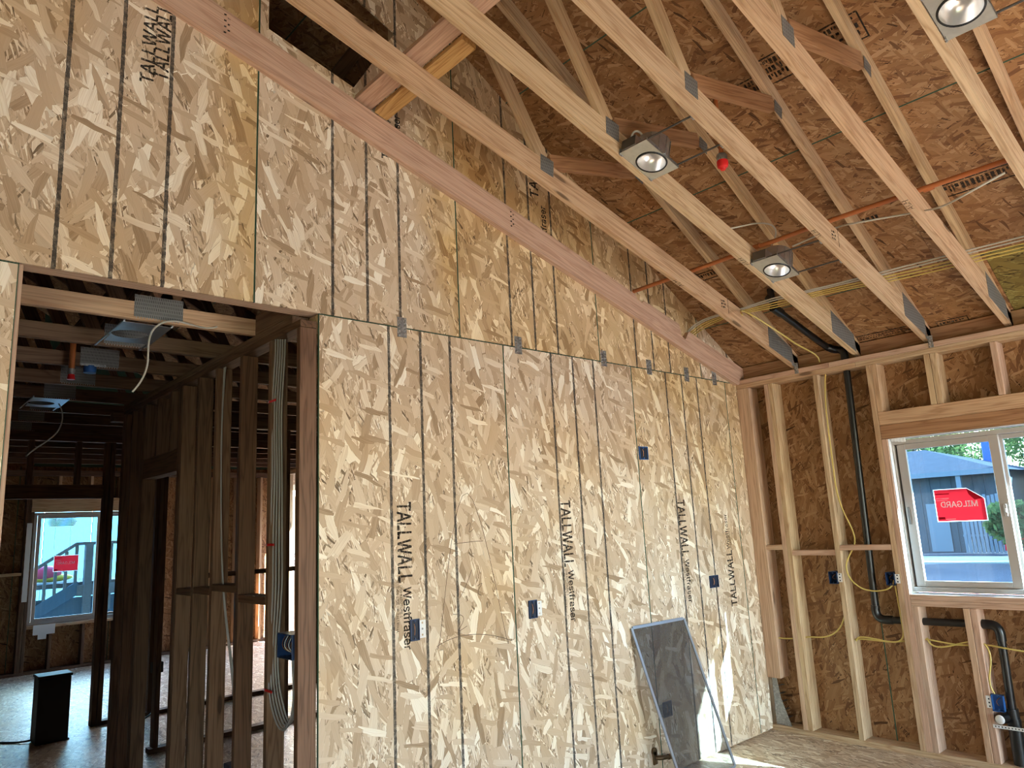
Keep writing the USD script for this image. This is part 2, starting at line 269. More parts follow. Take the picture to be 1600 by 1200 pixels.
M['black_rim'] = plain('black_gasket', (0.015, 0.015, 0.016), 0.5)
M['orange_pipe'] = plain('orange_plastic', (0.43, 0.14, 0.045), 0.42)
M['red_plastic'] = plain('red_plastic', (0.66, 0.02, 0.02), 0.35)
M['black_pipe'] = plain('black_plastic', (0.012, 0.012, 0.013), 0.3)
M['blue_box'] = plain('blue_plastic', (0.008, 0.03, 0.095), 0.42)
M['blue_bright'] = plain('mid_blue_plastic', (0.02, 0.10, 0.33), 0.4)
M['dark_inside'] = plain('box_inside', (0.008, 0.014, 0.035), 0.6)  # cavity shade put into the colour
M['yellow_wire'] = plain('yellow_cable', (0.62, 0.48, 0.14), 0.5)
M['white_wire'] = plain('white_cable', (0.50, 0.48, 0.43), 0.5)
M['grey_wire'] = plain('grey_cable', (0.30, 0.29, 0.275), 0.55)
M['copper'] = plain('copper_wire', (0.5, 0.22, 0.09), 0.35, 0.9)
M['vinyl'] = plain('almond_vinyl', (0.42, 0.385, 0.355), 0.45)
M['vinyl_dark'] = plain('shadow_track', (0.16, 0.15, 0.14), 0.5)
M['white'] = plain('white_paper', (0.80, 0.80, 0.80), 0.6)
M['wrap'] = plain('house_wrap', (0.78, 0.79, 0.80), 0.55)
M['tape_blue'] = plain('blue_print', (0.03, 0.09, 0.34), 0.5)
M['red_paper'] = mat('red_sticker', {'d': ('diffuse_bsdf', {'color': (0.80, 0.07, 0.09)}), 't': ('translucent_bsdf', {'color': (0.95, 0.17, 0.22)}), 'x': ('mix_closure', {'fac': 0.72})}, [('d.BSDF', 'x.closure1'), ('t.BSDF', 'x.closure2')], surface='x.closure')
M['red_dark'] = mat('dark_red_print', {'d': ('diffuse_bsdf', {'color': (0.5, 0.015, 0.03)}), 't': ('translucent_bsdf', {'color': (0.5, 0.03, 0.05)}), 'x': ('mix_closure', {'fac': 0.5})}, [('d.BSDF', 'x.closure1'), ('t.BSDF', 'x.closure2')], surface='x.closure')
M['white_print'] = mat('white_print', {'d': ('diffuse_bsdf', {'color': (0.9, 0.9, 0.9)}), 't': ('translucent_bsdf', {'color': (0.9, 0.9, 0.9)}), 'x': ('mix_closure', {'fac': 0.5})}, [('d.BSDF', 'x.closure1'), ('t.BSDF', 'x.closure2')], surface='x.closure')
def pane(name, tint, dust):
    # tinted low-e pane under its blue protective film, slightly dusty
    return mat(name, {'f': ('layer_weight', {'blend': 0.5}), 'fp': ('math', {'math_type': 'power', 'value2': 5.0}), 'fm': ('math', {'math_type': 'multiply_add', 'value2': 0.5, 'value3': 0.035}), 't': ('transparent_bsdf', {'color': tint}), 'g': ('glossy_bsdf', {'roughness': 0.02, 'color': (1, 1, 1)}), 'x': ('mix_closure', {}), 'd': ('translucent_bsdf', {'color': (0.7, 0.9, 1.0)}), 'y': ('mix_closure', {'fac': dust})},
        [('f.facing', 'fp.value1'), ('fp.value', 'fm.value1'), ('fm.value', 'x.fac'), ('t.BSDF', 'x.closure1'), ('g.BSDF', 'x.closure2'), ('x.closure', 'y.closure1'), ('d.BSDF', 'y.closure2')], surface='y.closure')
M['pane'] = pane('filmed_pane', (0.42, 0.72, 0.95), 0.010)
M['pane2'] = pane('bare_pane', (0.36, 0.72, 0.95), 0.010)
M['screen'] = mat('insect_mesh', {'t': ('transparent_bsdf', {}), 'd': ('principled_bsdf', {'base_color': (0.05, 0.048, 0.046), 'roughness': 0.6}), 'x': ('mix_closure', {'fac': 0.42})}, [('t.BSDF', 'x.closure1'), ('d.BSDF', 'x.closure2')], surface='x.closure')
M['alu_grey'] = plain('grey_screen_frame', (0.30, 0.31, 0.34), 0.4, 0.3)
M['brass'] = plain('dull_bronze', (0.14, 0.085, 0.04), 0.4, 0.6)
M['black_box'] = plain('black_vinyl_veneer', (0.006, 0.006, 0.007), 0.55)
M['house_wall'] = plain('grey_siding', (0.055, 0.068, 0.075), 0.7, specular_ior_level=0.1)
M['house_roof'] = plain('dark_shingle', (0.026, 0.032, 0.042), 0.8, noise=0.2, scale=4, specular_ior_level=0.1)
M['house_trim'] = plain('pale_trim', (0.16, 0.18, 0.19), 0.6, specular_ior_level=0.1)
M['asphalt'] = plain('asphalt', (0.045, 0.05, 0.06), 0.9, noise=0.15, scale=0.8, specular_ior_level=0.1)
M['concrete'] = plain('pale_concrete', (0.50, 0.48, 0.44), 0.9, noise=0.12, scale=0.7, specular_ior_level=0.1)
M['drive'] = plain('sunlit_drive', (0.30, 0.31, 0.27), 0.9, noise=0.25, scale=0.5, specular_ior_level=0.1)
M['grass'] = plain('lawn', (0.10, 0.15, 0.045), 0.9, noise=0.3, scale=1.2)
M['leaf'] = mat('leaf', {'oi': ('geometry', {}), 'r': ('rgb_ramp', {'ramp': [(0, (0.10, 0.15, 0.05)), (1, (0.26, 0.33, 0.15))]}), 'd': ('diffuse_bsdf', {}), 't': ('translucent_bsdf', {}), 'x': ('mix_closure', {'fac': 0.45})},
    [('oi.random_per_island', 'r.fac'), ('r.color', 'd.color'), ('r.color', 't.color'), ('d.BSDF', 'x.closure1'), ('t.BSDF', 'x.closure2')], surface='x.closure')
M['bark'] = plain('bark', (0.12, 0.09, 0.065), 0.9, noise=0.3, scale=6)
M['deck'] = plain('weathered_deck', (0.12, 0.14, 0.15), 0.7, noise=0.15, scale=5, specular_ior_level=0.1)
M['deck_blue'] = plain('painted_boards', (0.05, 0.12, 0.18), 0.6, specular_ior_level=0.1)
M['pink'] = plain('pink_plastic', (0.75, 0.06, 0.13), 0.4)
M['yellow'] = plain('yellow_plastic', (0.80, 0.60, 0.04), 0.4)
M['insulation'] = plain('green_board', (0.24, 0.26, 0.07), 0.8, noise=0.3, scale=25)
M['dark_print'] = M['ink']
rng = random.Random(7)
INCH = 0.0254; PW = 1.2192; HS = 2.7300          # board width, height of the long seam
RID = -1.0
def ZS(x): return 5.202 - 0.594 * (x if x > RID else 2 * RID - x)      # underside of the roof boards
def ZB(x): return 2.782 + 0.28316 * (3.84 - x)                        # underside of the sloping bottom chords
XB = 3.832                                                             # room face of the studs under the window

# ---------------------------------------------------------------- setting: floor
fl = struct('floor')
for i in range(-6, 7):
    for j in range(-5, 8):
        x0, y0 = i * 1.2192 + .55, j * 2.4384 + (.6 if i % 2 else -.62)
        x1, y1 = min(x0 + 1.2172, 3.97), min(y0 + 2.4364, 9.0); xa, ya = max(x0, -5.9), max(y0, -5.7)
        if x1 - xa < .05 or y1 - ya < .05: continue
        put(fl, 'floor_panel', ibox((xa, ya, -.02), (x1, y1, 0)), 'osb_floor', fr=frame((x0, y0, 0), (1, 0, 0), (0, 0, 1), (0, 1, 0)))
put(fl, 'joist_deck', ibox((-5.95, -5.75, -.30), (3.99, 9.05, -.021)), 'fir_brown')

# ---------------------------------------------------------------- setting: the strand-board wall
wb = struct('wall_back')
hole = Polygon([(-.28, 4.197), (.209, 4.058), (.485, 4.522), (-.28, 4.845)])
def roofline(x0, x1, drop=.0): 
    xs = sorted({x0, x1, *( [RID] if x0 < RID < x1 else [] )}); return [(x, ZS(x) - drop) for x in xs]
gable = Polygon([(-5.9, HS), (3.93, HS)] + [(x, ZS(x) - .004) for x in (3.93, RID, -5.9)])
def wall_panel(poly, x0, z0, name='osb_panel', m='osb_wall'):
    for g in getattr(poly, 'geoms', [poly]):
        if g.area > .003:
            t = prism(g, (0, .011, 0), (1, 0, 0), (0, 0, 1), .011)      # x cross z = -y: front face at y = 0
            put(wb, name, t, m, fr=frame((x0, 0, z0)))
for k in range(-5, 4):                                                  # upper row
    x0 = -.3285 + k * PW
    wall_panel(sbox(x0 + .0012, HS + .0015, x0 + PW - .0012, 7).intersection(gable).difference(hole), x0, HS, m='osb_wall_warm' if k in (1, 2) else 'osb_wall_edge' if k in (-1, 0) else 'osb_wall')
for k in range(0, 4):                                                   # lower row right of the opening
    x0 = k * PW
    wall_panel(sbox(x0 + .0012, 0.012, min(x0 + PW, 3.836) - .0012, HS - .0015), x0, 0, m='osb_wall_top' if k in (2, 3) else 'osb_wall')
for k in range(1, 4):                                                   # lower row left of the opening
    x0 = -1.2525 - k * PW
    wall_panel(sbox(x0 + .0012, 0.012, x0 + PW - .0012, HS - .0015), x0, 0)
for x0, x1 in ((0, 1.218), (1.2205, 2.437), (2.4395, 3.656), (3.658, 3.835), (-2.47, -1.2537)): put(wb, 'painted_edge', ibox((x0, -.0006, HS - .0065), (x1, .003, HS - .0012)), 'green_edge')
# framing seen at the edges of the opening and of the high hole
bbox(wb, 'bottom_plate', (-1.2525, .012, HS + .002), (3.8, .10, HS + .040), 'fir_pink')
bbox(wb, 'jamb_stud', (-1.275, .012, .0), (-1.237, .10, HS), 'fir_pink')
for x in (-.32, .50):
    bbox(wb, 'wall_stud', (x, .012, HS + .042), (x + .038, .10, ZS(x) - .12), 'fir')
for k in range(9):
    x = .38 + .4064 * k
    bbox(wb, 'wall_stud', (x, .012, .04), (x + .038, .10, HS - .08), 'fir')
bbox(wb, 'top_plate', (0.0, .012, HS - .078), (3.8, .10, HS - .002), 'fir')
bbox(wb, 'sole_plate', (0.0, .012, 0), (3.8, .10, .038), 'fir')
# printed words and numbers on the boards
def tallwall(x0, z0, up=False, s=1.0):
    r = rng
    if not up:   # reads downward, letter tops to the right
        text(wb, 'printed_word', 'TALLWALL', (x0, -.0002, z0), (0, 0, -1), (1, 0, 0), .082 * s, 'ink', wide=.69)
        text(wb, 'printed_word', 'Westfraser', (x0 + .028, -.0002, z0 - .43), (0, 0, -1), (1, 0, 0), .046 * s, 'ink', wide=.92)
        for q, w in enumerate(('OSB EXPOSURE 1', 'THIS SIDE UP TALLWALL')):
            text(wb, 'printed_word', w, (x0 + .006 - .021 * q, -.0002, z0 - .42), (0, 0, -1), (1, 0, 0), .015, 'ink', wide=.9, bold=False)
    else:
        text(wb, 'printed_word', 'TALLWALL', (x0, -.0002, z0), (0, 0, 1), (-1, 0, 0), .075 * s, 'ink', wide=.78)
        text(wb, 'printed_word', 'Westfraser', (x0 - .022, -.0002, z0 + .43), (0, 0, 1), (-1, 0, 0), .042 * s, 'ink', wide=.9, bold=False)
        text(wb, 'printed_word', 'OSB EXPOSURE 1', (x0, -.0002, z0 + .43), (0, 0, 1), (-1, 0, 0), .015, 'ink', wide=.9, bold=False)
tallwall(.441, 1.797); tallwall(1.640, 1.790); tallwall(2.857, 1.777)
tallwall(3.508, .955, up=True)
text(wb, 'printed_word', 'TALLWALL', (-.812, -.0002, 3.66), V(.02, 0, 1), (-1, 0, 0), .055, 'ink', wide=1.02)
text(wb, 'printed_word', 'TALLWALL', (-.752, -.0002, 3.70), V(.02, 0, 1), (-1, 0, 0), .060, 'ink', wide=.9)
text(wb, 'printed_word', 'TALLWALL', (.436, -.0002, 3.69), V(.02, 0, 1), (-1, 0, 0), .055, 'ink', wide=.9)
text(wb, 'printed_word', 'Westfraser', (.50, -.0002, 3.70), V(.02, 0, 1), (-1, 0, 0), .045, 'ink', wide=.9)
text(wb, 'printed_word', 'TALLWALL', (1.60, -.0002, 3.78), V(0, 0, 1), (-1, 0, 0), .075, 'ink', wide=.9)
text(wb, 'printed_word', 'Westfraser', (1.66, -.0002, 3.42), V(0, 0, 1), (-1, 0, 0), .05, 'ink', wide=.9)
def pencil(pts, r=.0014):
    q = [at(x, y, 'y', -.0006) for x, y in pts]
    put(wb, 'pencil_line', tube(spline(q, 5), r, 4), 'pencil')
for line in ([(683, 1010), (705, 850), (728, 770), (760, 850), (795, 1000)], [(683, 1010), (712, 996), (745, 991), (780, 995), (800, 1001)], [(709, 850), (732, 847), (755, 845)],
             [(728, 822), (735, 818), (733, 830), (740, 826)], [(718, 935), (728, 915), (737, 890)], [(745, 916), (753, 912), (747, 925), (752, 930)], [(657, 768), (668, 770), (672, 782)], [(708, 960), (722, 975), (716, 985), (730, 978)]):
    pencil(line)
# galvanised tie plates over the long seam
for k, (x, z) in enumerate([(.492, 2.730), (1.347, 2.741), (2.150, 2.752), (2.655, 2.745), (3.125, 2.738), (3.512, 2.744)]):
    lab = ['galvanised tie plate over the wall seam nearest the doorway', 'second galvanised tie plate from the doorway on the wall seam', 'galvanised tie plate on the wall seam, third from the doorway',
           'galvanised tie plate on the wall seam, fourth from the doorway', 'galvanised tie plate on the wall seam, second from the room corner', 'galvanised tie plate on the wall seam nearest the room corner'][k]
    t = thing('tie_plate', lab, 'metal strap', (x, 0, z), 'tie plates along the wall seam')
    st_ = put(t, 'strap', ibox((x - .030, -.0022, z - .056), (x + .030, -.0002, z + .056), .0006), 'zinc')
    heads = []
    for a in range(2):
        for b in range(5):
            heads.append(lathe([(0, .007), (.005, .006), (.0075, .002), (.0075, 0)], (x - .018 + .036 * a, -.0022, z - .042 + .021 * b + .006 * a), (0, -1, 0), 8))
    for h in heads: put(st_, 'screw', h, 'steel', smooth=40)

# the ledger board under the trusses along that wall
lx = lambda x: 3.838 - .297 * x
led = Polygon([(-1.0, lx(-1)), (3.80, lx(3.80)), (3.93, HS - .005 + .04), (3.93, lx(3.93) + .182), (3.16, lx(3.16) + .180), (3.10, lx(3.1) + .09), (3.055, lx(3.055) + .10), (3.035, lx(3.035) + .185), (2.62, lx(2.62) + .178), (2.585, lx(2.585) + .15), (2.54, lx(2.54) + .15), (2.51, lx(2.51) + .18), (-1.0, lx(-1) + .18)])
lb = thing('ledger_board', 'long pinkish sloping board nailed flat along the strand-board wall', 'board', (1, -.02, 3.6))
sl = nrm((1, 0, -.297))
put(lb, 'board', prism(led, (0, -.0005, 0), (1, 0, 0), (0, 0, 1), .038), 'fir_pink', fr=frame((1, -.02, 3.6), sl, (0, 1, 0), np.cross(sl, (0, 1, 0))))
for x in (-.52, 1.3):   # little burnt-in grade mark
    put(lb, 'grade_stamp', join(*[ibox((x + .018 * (i % 2), -.0392, lx(x) + .05 + .016 * i), (x + .018 * (i % 2) + .012, -.0386, lx(x) + .058 + .016 * i)) for i in range(7)]), 'ink')
# ---------------------------------------------------------------- setting: the window wall
wr = struct('wall_right')
rough = sbox(-2.66, 1.055, -1.15, 2.125)
openB = [rough, sbox(7.3, .7, 8.1, 2.1)]
for k in range(-5, 8):
    y1 = .3485 - k * PW; y0 = y1 - PW
    g = sbox(max(y0, -5.6), .0, min(y1, 9.0), 2.835)
    for o in openB: g = g.difference(o)
    for q in getattr(g, 'geoms', [g]):
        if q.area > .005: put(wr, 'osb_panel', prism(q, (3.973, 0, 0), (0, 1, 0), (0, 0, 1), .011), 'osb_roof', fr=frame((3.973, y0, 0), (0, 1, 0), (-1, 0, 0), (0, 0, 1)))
D0, D1 = XB, 3.972
bbox(wr, 'bottom_plate', (D0, -5.6, .0), (D1, -.0005, .038), 'fir')
bbox(wr, 'top_plate', (D0, -1.0, 2.678), (D1, -.0005, 2.7155), 'fir')
bbox(wr, 'top_plate', (D0, -5.6, 2.678), (D1, -1.001, 2.7155), 'fir')
bbox(wr, 'cap_plate', (D0, -.80, 2.7165), (D1, -.0005, 2.754), 'fir_pink')
bbox(wr, 'cap_plate', (D0, -5.6, 2.7165), (D1, -.802, 2.754), 'fir_pink')
def studB(y0, y1, z0=.039, z1=2.677, m='fir', name='stud'): return bbox(wr, name, (D0, y0, z0), (D1, y1, z1), m)
studB(-.112, -.002, .385, m='fir_pink', name='corner_stud')
studB(-.287, -.2505, m='fir_pink'); studB(-.3265, -.288); studB(-.703, -.665); studB(-1.107, -1.070)
studB(-1.147, -1.108, .039, 2.124, 'fir_pink', 'trimmer_stud')
studB(-1.147, -1.108, 2.323, 2.677, 'fir', 'cripple_stud')
studB(-1.187, -1.148, .039, .972, 'fir_pink', 'cripple_stud')
for y in (-1.50, -1.541): studB(y, y + .038, .039, .972, 'fir_pink', 'cripple_stud')
for y in (-1.505, -1.546): studB(y, y + .038, 2.323, 2.677, 'fir', 'cripple_stud')
for y in (-1.91, -2.31, -2.62): studB(y, y + .038, 2.323, 2.677, 'fir_pink', 'cripple_stud')
for y in (-1.95, -2.35, -2.66): studB(y, y + .038, .039, .972, 'fir', 'cripple_stud')
studB(-2.70, -2.662, .039, 2.124, 'fir', 'trimmer_stud'); studB(-2.74, -2.702)
for k in range(5): studB(-3.14 - .4064 * k, -3.102 - .4064 * k) 
bbox(wr, 'header', (D0, -2.70, 2.225), (D1, -1.109, 2.3215), 'fir')
bbox(wr, 'header', (D0, -2.70, 2.126), (D1, -1.109, 2.2238), 'fir_brown')
bbox(wr, 'window_sill_plate', (D0, -2.66, .974), (D1, -1.148, 1.0115), 'fir_pink')
bbox(wr, 'window_sill_plate', (D0, -2.66, 1.0125), (D1, -1.148, 1.050), 'fir_pink')
for y0, y1, z in ((-.2498, -.1125, 1.376), (-.6645, -.327, 1.333), (-1.0695, -.7035, 1.368)):
    bbox(wr, 'fire_block', (D0, y0, z - .019), (D0 + .089, y1, z + .019), 'fir_pink')
bbox(wr, 'corner_stud', (D0, .02, 0), (D1, .10, 2.72), 'fir')
for k in range(21): 
    y = .5 + .4064 * k
    if not any(o.bounds[0] - .05 < y < o.bounds[2] + .02 for o in openB): studB(y, y + .038)
for (a, z0, b, z1) in (o.bounds for o in openB[1:]):
    studB(a - .04, a - .002); studB(b + .002, b + .04, m='fir'); bbox(wr, 'header', (D0, a, z1 + .002), (D1, b, z1 + .19), 'fir'); bbox(wr, 'window_sill_plate', (D0, a, z0 - .04), (D1, b, z0 - .002), 'fir')
bbox(wr, 'bottom_plate', (D0, .0, .0), (D1, 9.0, .038), 'fir'); bbox(wr, 'top_plate', (D0, .0, 2.678), (D1, 9.0, 2.754), 'fir')
# boards closing the gaps between the truss heels, above the plate
for k in range(0, 9):
    y1 = .0026 - .4915 * k - .04 if k else -.004; y0 = .0026 - .4915 * (k + 1) + .002
    bbox(wr, 'eave_block', (3.905, y0, 2.756), (3.943, y1, 2.868), 'fir_brown')

bbox(wr, 'eave_block', (3.905, .012, 2.756), (3.943, 9.0, 2.868), 'fir_brown')
bbox(wr, 'eave_block', (3.905, -5.6, 2.756), (3.943, -4.43, 2.868), 'fir_brown')
# ---------------------------------------------------------------- setting: roof boards
ce = struct('ceiling')
sd = nrm((1, 0, -.594)); sn = np.cross(sd, (0, 1, 0))
SLX = PW / math.sqrt(1 + .594 ** 2)
for r in range(-4, 2):
    x0 = 2.40 + SLX * r; x1 = min(x0 + SLX, 4.44)
    if r == -4: x0 = RID
    L = (x1 - x0) * math.sqrt(1 + .594 ** 2)
    for j in range(-3, 6):
        ya = j * 2.4384 + (.418 if r == 1 else -.55 if r % 2 else .67); yb = ya + 2.4364; ya2, yb2 = max(ya, -6.0), min(yb, 10.9)
        if yb2 - ya2 < .05: continue
        fr = frame((x0, ya, ZS(x0)), sd, -sn, (0, 1, 0))
        t = trimesh.creation.box((L - .002, .012, yb2 - ya2)); t.apply_translation((L / 2, -.006, (ya2 - ya) + (yb2 - ya2) / 2)); t.apply_transform(fr)
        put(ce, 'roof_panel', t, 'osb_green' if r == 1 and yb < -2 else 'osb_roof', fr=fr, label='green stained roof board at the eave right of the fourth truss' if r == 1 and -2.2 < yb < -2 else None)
left = Polygon([(RID, ZS(RID)), (RID, ZS(RID) + .014), (-6.6, ZS(-6.6) + .014), (-6.6, ZS(-6.6))])
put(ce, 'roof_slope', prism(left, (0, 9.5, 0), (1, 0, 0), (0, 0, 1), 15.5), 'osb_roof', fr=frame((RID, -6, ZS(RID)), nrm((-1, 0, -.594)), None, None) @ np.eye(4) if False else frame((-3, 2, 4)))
put(ce, 'roof_underlay', prism(Polygon([(RID, ZS(RID) + .0145), (4.44, ZS(4.44) + .0145), (4.44, ZS(4.44) + .022), (RID, ZS(RID) + .022)]), (0, 10.9, 0), (1, 0, 0), (0, 0, 1), 16.9), 'black_rim')  # unseen slab added to stop sky leaking between the roof boards
bbox(ce, 'fascia_board', (4.415, -6.0, ZS(4.44) - .09), (4.453, 10.9, ZS(4.44) + .02), 'fir')
bbox(ce, 'ridge_board', (RID - .019, -6.0, ZS(RID) - .19), (RID + .019, 9.5, ZS(RID) - .012), 'fir')
# ink stamps on the roof boards: rows of short strokes in a box
nroof = V(.594, 0, 1); droof = 5.202
def roof_stamp(px, py, ln, ht, rows, boxed=True, seed=0):
    r = random.Random(seed); c = on(px, py, nroof, droof - .002); ay = sd; ax = V(0, -1, 0)
    P2 = []
    if boxed:
        o = sbox(-ln / 2, -ht / 2, ln / 2, ht / 2); P2.append(o.difference(o.buffer(-.008)))
    for q in range(rows):
        b0 = -ht / 2 + .02 + q * (ht - .04) / rows; b1 = b0 + (ht - .04) / rows - .012; x = -ln / 2 + .02
        while x < ln / 2 - .03:
            w = r.uniform(.006, .02); P2.append(sbox(x, b0, x + w, b1 if r.random() < .75 else (b0 + b1) / 2)); x += w + r.uniform(.006, .012)
    t = join(*[prism(p, c, ax, ay, .0006) for p in P2]); put(ce, 'ink_stamp', t, 'ink')
for a in ((1213, 105, .22, .17, 3, True, 1), (1170, 140, .16, .12, 2, True, 2), (1318, 52, .20, .16, 3, True, 3), (1522, 284, .42, .10, 1, True, 4), (1058, 190, .2, .05, 1, False, 5), (945, 232, .25, .05, 1, False, 6), (1100, 432, .30, .08, 1, True, 7), (1385, 522, .5, .08, 2, True, 8), (1490, 505, .2, .10, 2, True, 9), (1352, 345, .2, .08, 1, False, 10)):
    roof_stamp(*a)

# ---------------------------------------------------------------- roof trusses
bsl = nrm((1, 0, -.28316)); bsl2 = nrm((1, 0, .28316)); tsl = nrm((1, 0, -.594)); tsl2 = nrm((1, 0, .594))
TL = ['fir roof truss nearest the strand-board wall', 'fir roof truss second from the strand-board wall, carrying two recessed lights', 'fir roof truss third from the strand-board wall, beside the red sprinkler cap',
      'fir roof truss fourth from the strand-board wall, with an orange-tan web near the top', 'fir roof truss at the far right, beside the large recessed light']
H26, H24 = .1455, .104
def seat(x): return max(ZB(x), 2.7565)
def truss(k, m):
    yf = .0026 - .4915 * k; yc = yf - .019
    t = thing('roof_truss', TL[k - 1], 'roof truss', (1.0, yc, 3.6), 'roof trusses')
    def pr(name, pts, sl, mm):
        put(t, name, prism(Polygon(pts), (0, yf, 0), (1, 0, 0), (0, 0, 1), .038), mm, fr=frame((np.mean([p[0] for p in pts]), yc, np.mean([p[1] for p in pts])), sl, (0, 1, 0), np.cross(sl, (0, 1, 0))))
    xs = 3.84 - (2.7565 - 2.782) / .28316
    pr('bottom_chord', [(RID, ZB(RID)), (min(xs, 3.955), ZB(min(xs, 3.955))), (3.96, 2.7565), (3.96, 2.83), (3.62, ZB(3.62) + H26), (RID, ZB(RID) + H26)], bsl, m)
    mir = lambda pts: [(2 * RID - x, z) for x, z in pts][::-1]
    pr('bottom_chord', mir([(RID + .001, ZB(RID)), (3.80, ZB(3.8)), (3.80, ZB(3.80) + H26), (RID + .001, ZB(RID) + H26)]), bsl2, m)
    TB = lambda x: ZS(x) - H24 - .001
    pr('top_chord', [(RID, TB(RID)), (4.41, TB(4.41)), (4.41, ZS(4.41) - .001), (RID, ZS(RID) - .001)], tsl, 'fir')
    pr('top_chord', mir([(RID + .001, TB(RID)), (4.41, TB(4.41)), (4.41, ZS(4.41) - .001), (RID + .001, ZS(RID) - .001)]), tsl2, 'fir')
    J = V(1.155, yc, 3.66)
    board(t, 'web', (1.19, yc, ZB(1.19) + H26 + .025), (1.98, yc, 3.885), (0, 1, 0), .037, .088, 'fir_brown')
    board(t, 'web', (1.13, yc, ZB(1.13) + H26 + .01), (.46, yc, 4.78), (0, 1, 0), .036, .088, 'fir')
    board(t, 'web', (RID, yc, ZB(RID) + H26 + .01), (RID, yc, ZS(RID) - .22), (0, 1, 0), .036, .088, 'fir')
    board(t, 'web', (.40, yc, 4.78), (-.82, yc, ZB(-.8) + H26 + .02), (0, 1, 0), .034, .088, 'fir')
    yp = yf - .0385
    def plate(pts): put(t, 'connector_plate', prism(Polygon(pts), (0, yp, 0), (1, 0, 0), (0, 0, 1), .0014), 'nail_plate', fr=frame((np.mean([p[0] for p in pts]), yp, np.mean([p[1] for p in pts]))))
    plate([(1.10, 3.625), (1.20, 3.605), (1.21, 3.705), (1.108, 3.725)])
    plate([(3.475, 2.895), (3.835, 2.795), (3.83, 2.925), (3.49, 3.06)])
    plate([(1.975, 3.84), (2.05, 3.81), (2.07, 3.885), (1.995, 3.915)])
    if k in (1, 3):
        h = thing('hurricane_tie', 'shiny zinc tie with screws under the heel of the %s truss' % ('leftmost' if k == 1 else 'third'), 'metal tie', (XB, yf - .06, 2.74), 'ties at the truss heels')
        x = XB - .0015
        hs_ = put(h, 'strap', join(ibox((x - .0015, yf - .072, 2.715), (x, yf - .04, 2.800)), ibox((x - .03, yf - .0415, 2.78), (x, yf - .040, 2.83))), 'zinc')
        for q in range(6): put(hs_, 'screw', lathe([(0, .006), (.004, .005), (.006, .002), (.006, 0)], (x - .0015, yf - .050 - .016 * (q % 2), 2.722 + .014 * q), (-1, 0, 0), 8), 'steel', smooth=40)
    # builder's pencilled letters under the chord
    if k in (1, 2, 3, 4):
        x = {1: 2.33, 2: 2.33, 3: 2.30, 4: 2.31}[k]
        text(t, 'pencilled_letters', 'HJA', (x, yf - .035, ZB(x) - .0004), bsl, (0, 1, 0), .031, 'ink', wide=1.15, bold=False)
    if k in (1, 3):
        x = {1: 2.86, 3: 2.50}[k]; z = ZB(x)
        put(t, 'grade_stamp', join(ibox((x + .085, yp - .0002, z + .01), (x + .089, yp + .0004, z + .125)), *[ibox((x + .02 * (q % 3), yp - .0002, z + .045 + .022 * (q // 3)), (x + .02 * (q % 3) + (.014 if q % 2 else .008), yp + .0004, z + .058 + .022 * (q // 3))) for q in range(9)]), 'ink')
for k, m in ((1, 'fir'), (2, 'fir'), (3, 'fir'), (4, 'fir'), (5, 'fir')): truss(k, m)

# lateral brace and its short block, lying across the bottom chords next to the wall
b0 = V(.262, -.002, ZB(.27) + H26 + .045)
lbr = thing('lateral_brace', 'reddish fir brace lying across the chords at the top, out from the wall hole', 'board', b0)
board(lbr, 'board', b0, b0 + V(.0, -1.42, 0), bsl, .105, .038, 'fir_pink', c=.002)
b1 = V(.325, -.01, ZB(.325) + H26 - .018)
blk = thing('blocking_board', 'short yellow split block under the reddish brace by the wall hole', 'block', b1)
for a, b in ((-.045, -.486), (-.532, -.80)): pass
board(blk, 'board', V(.358, -.04, ZB(.358) + H26 + .02), V(.358, -.83, ZB(.358) + H26 + .02), bsl, .084, .037, 'fir_yellow', c=.002)
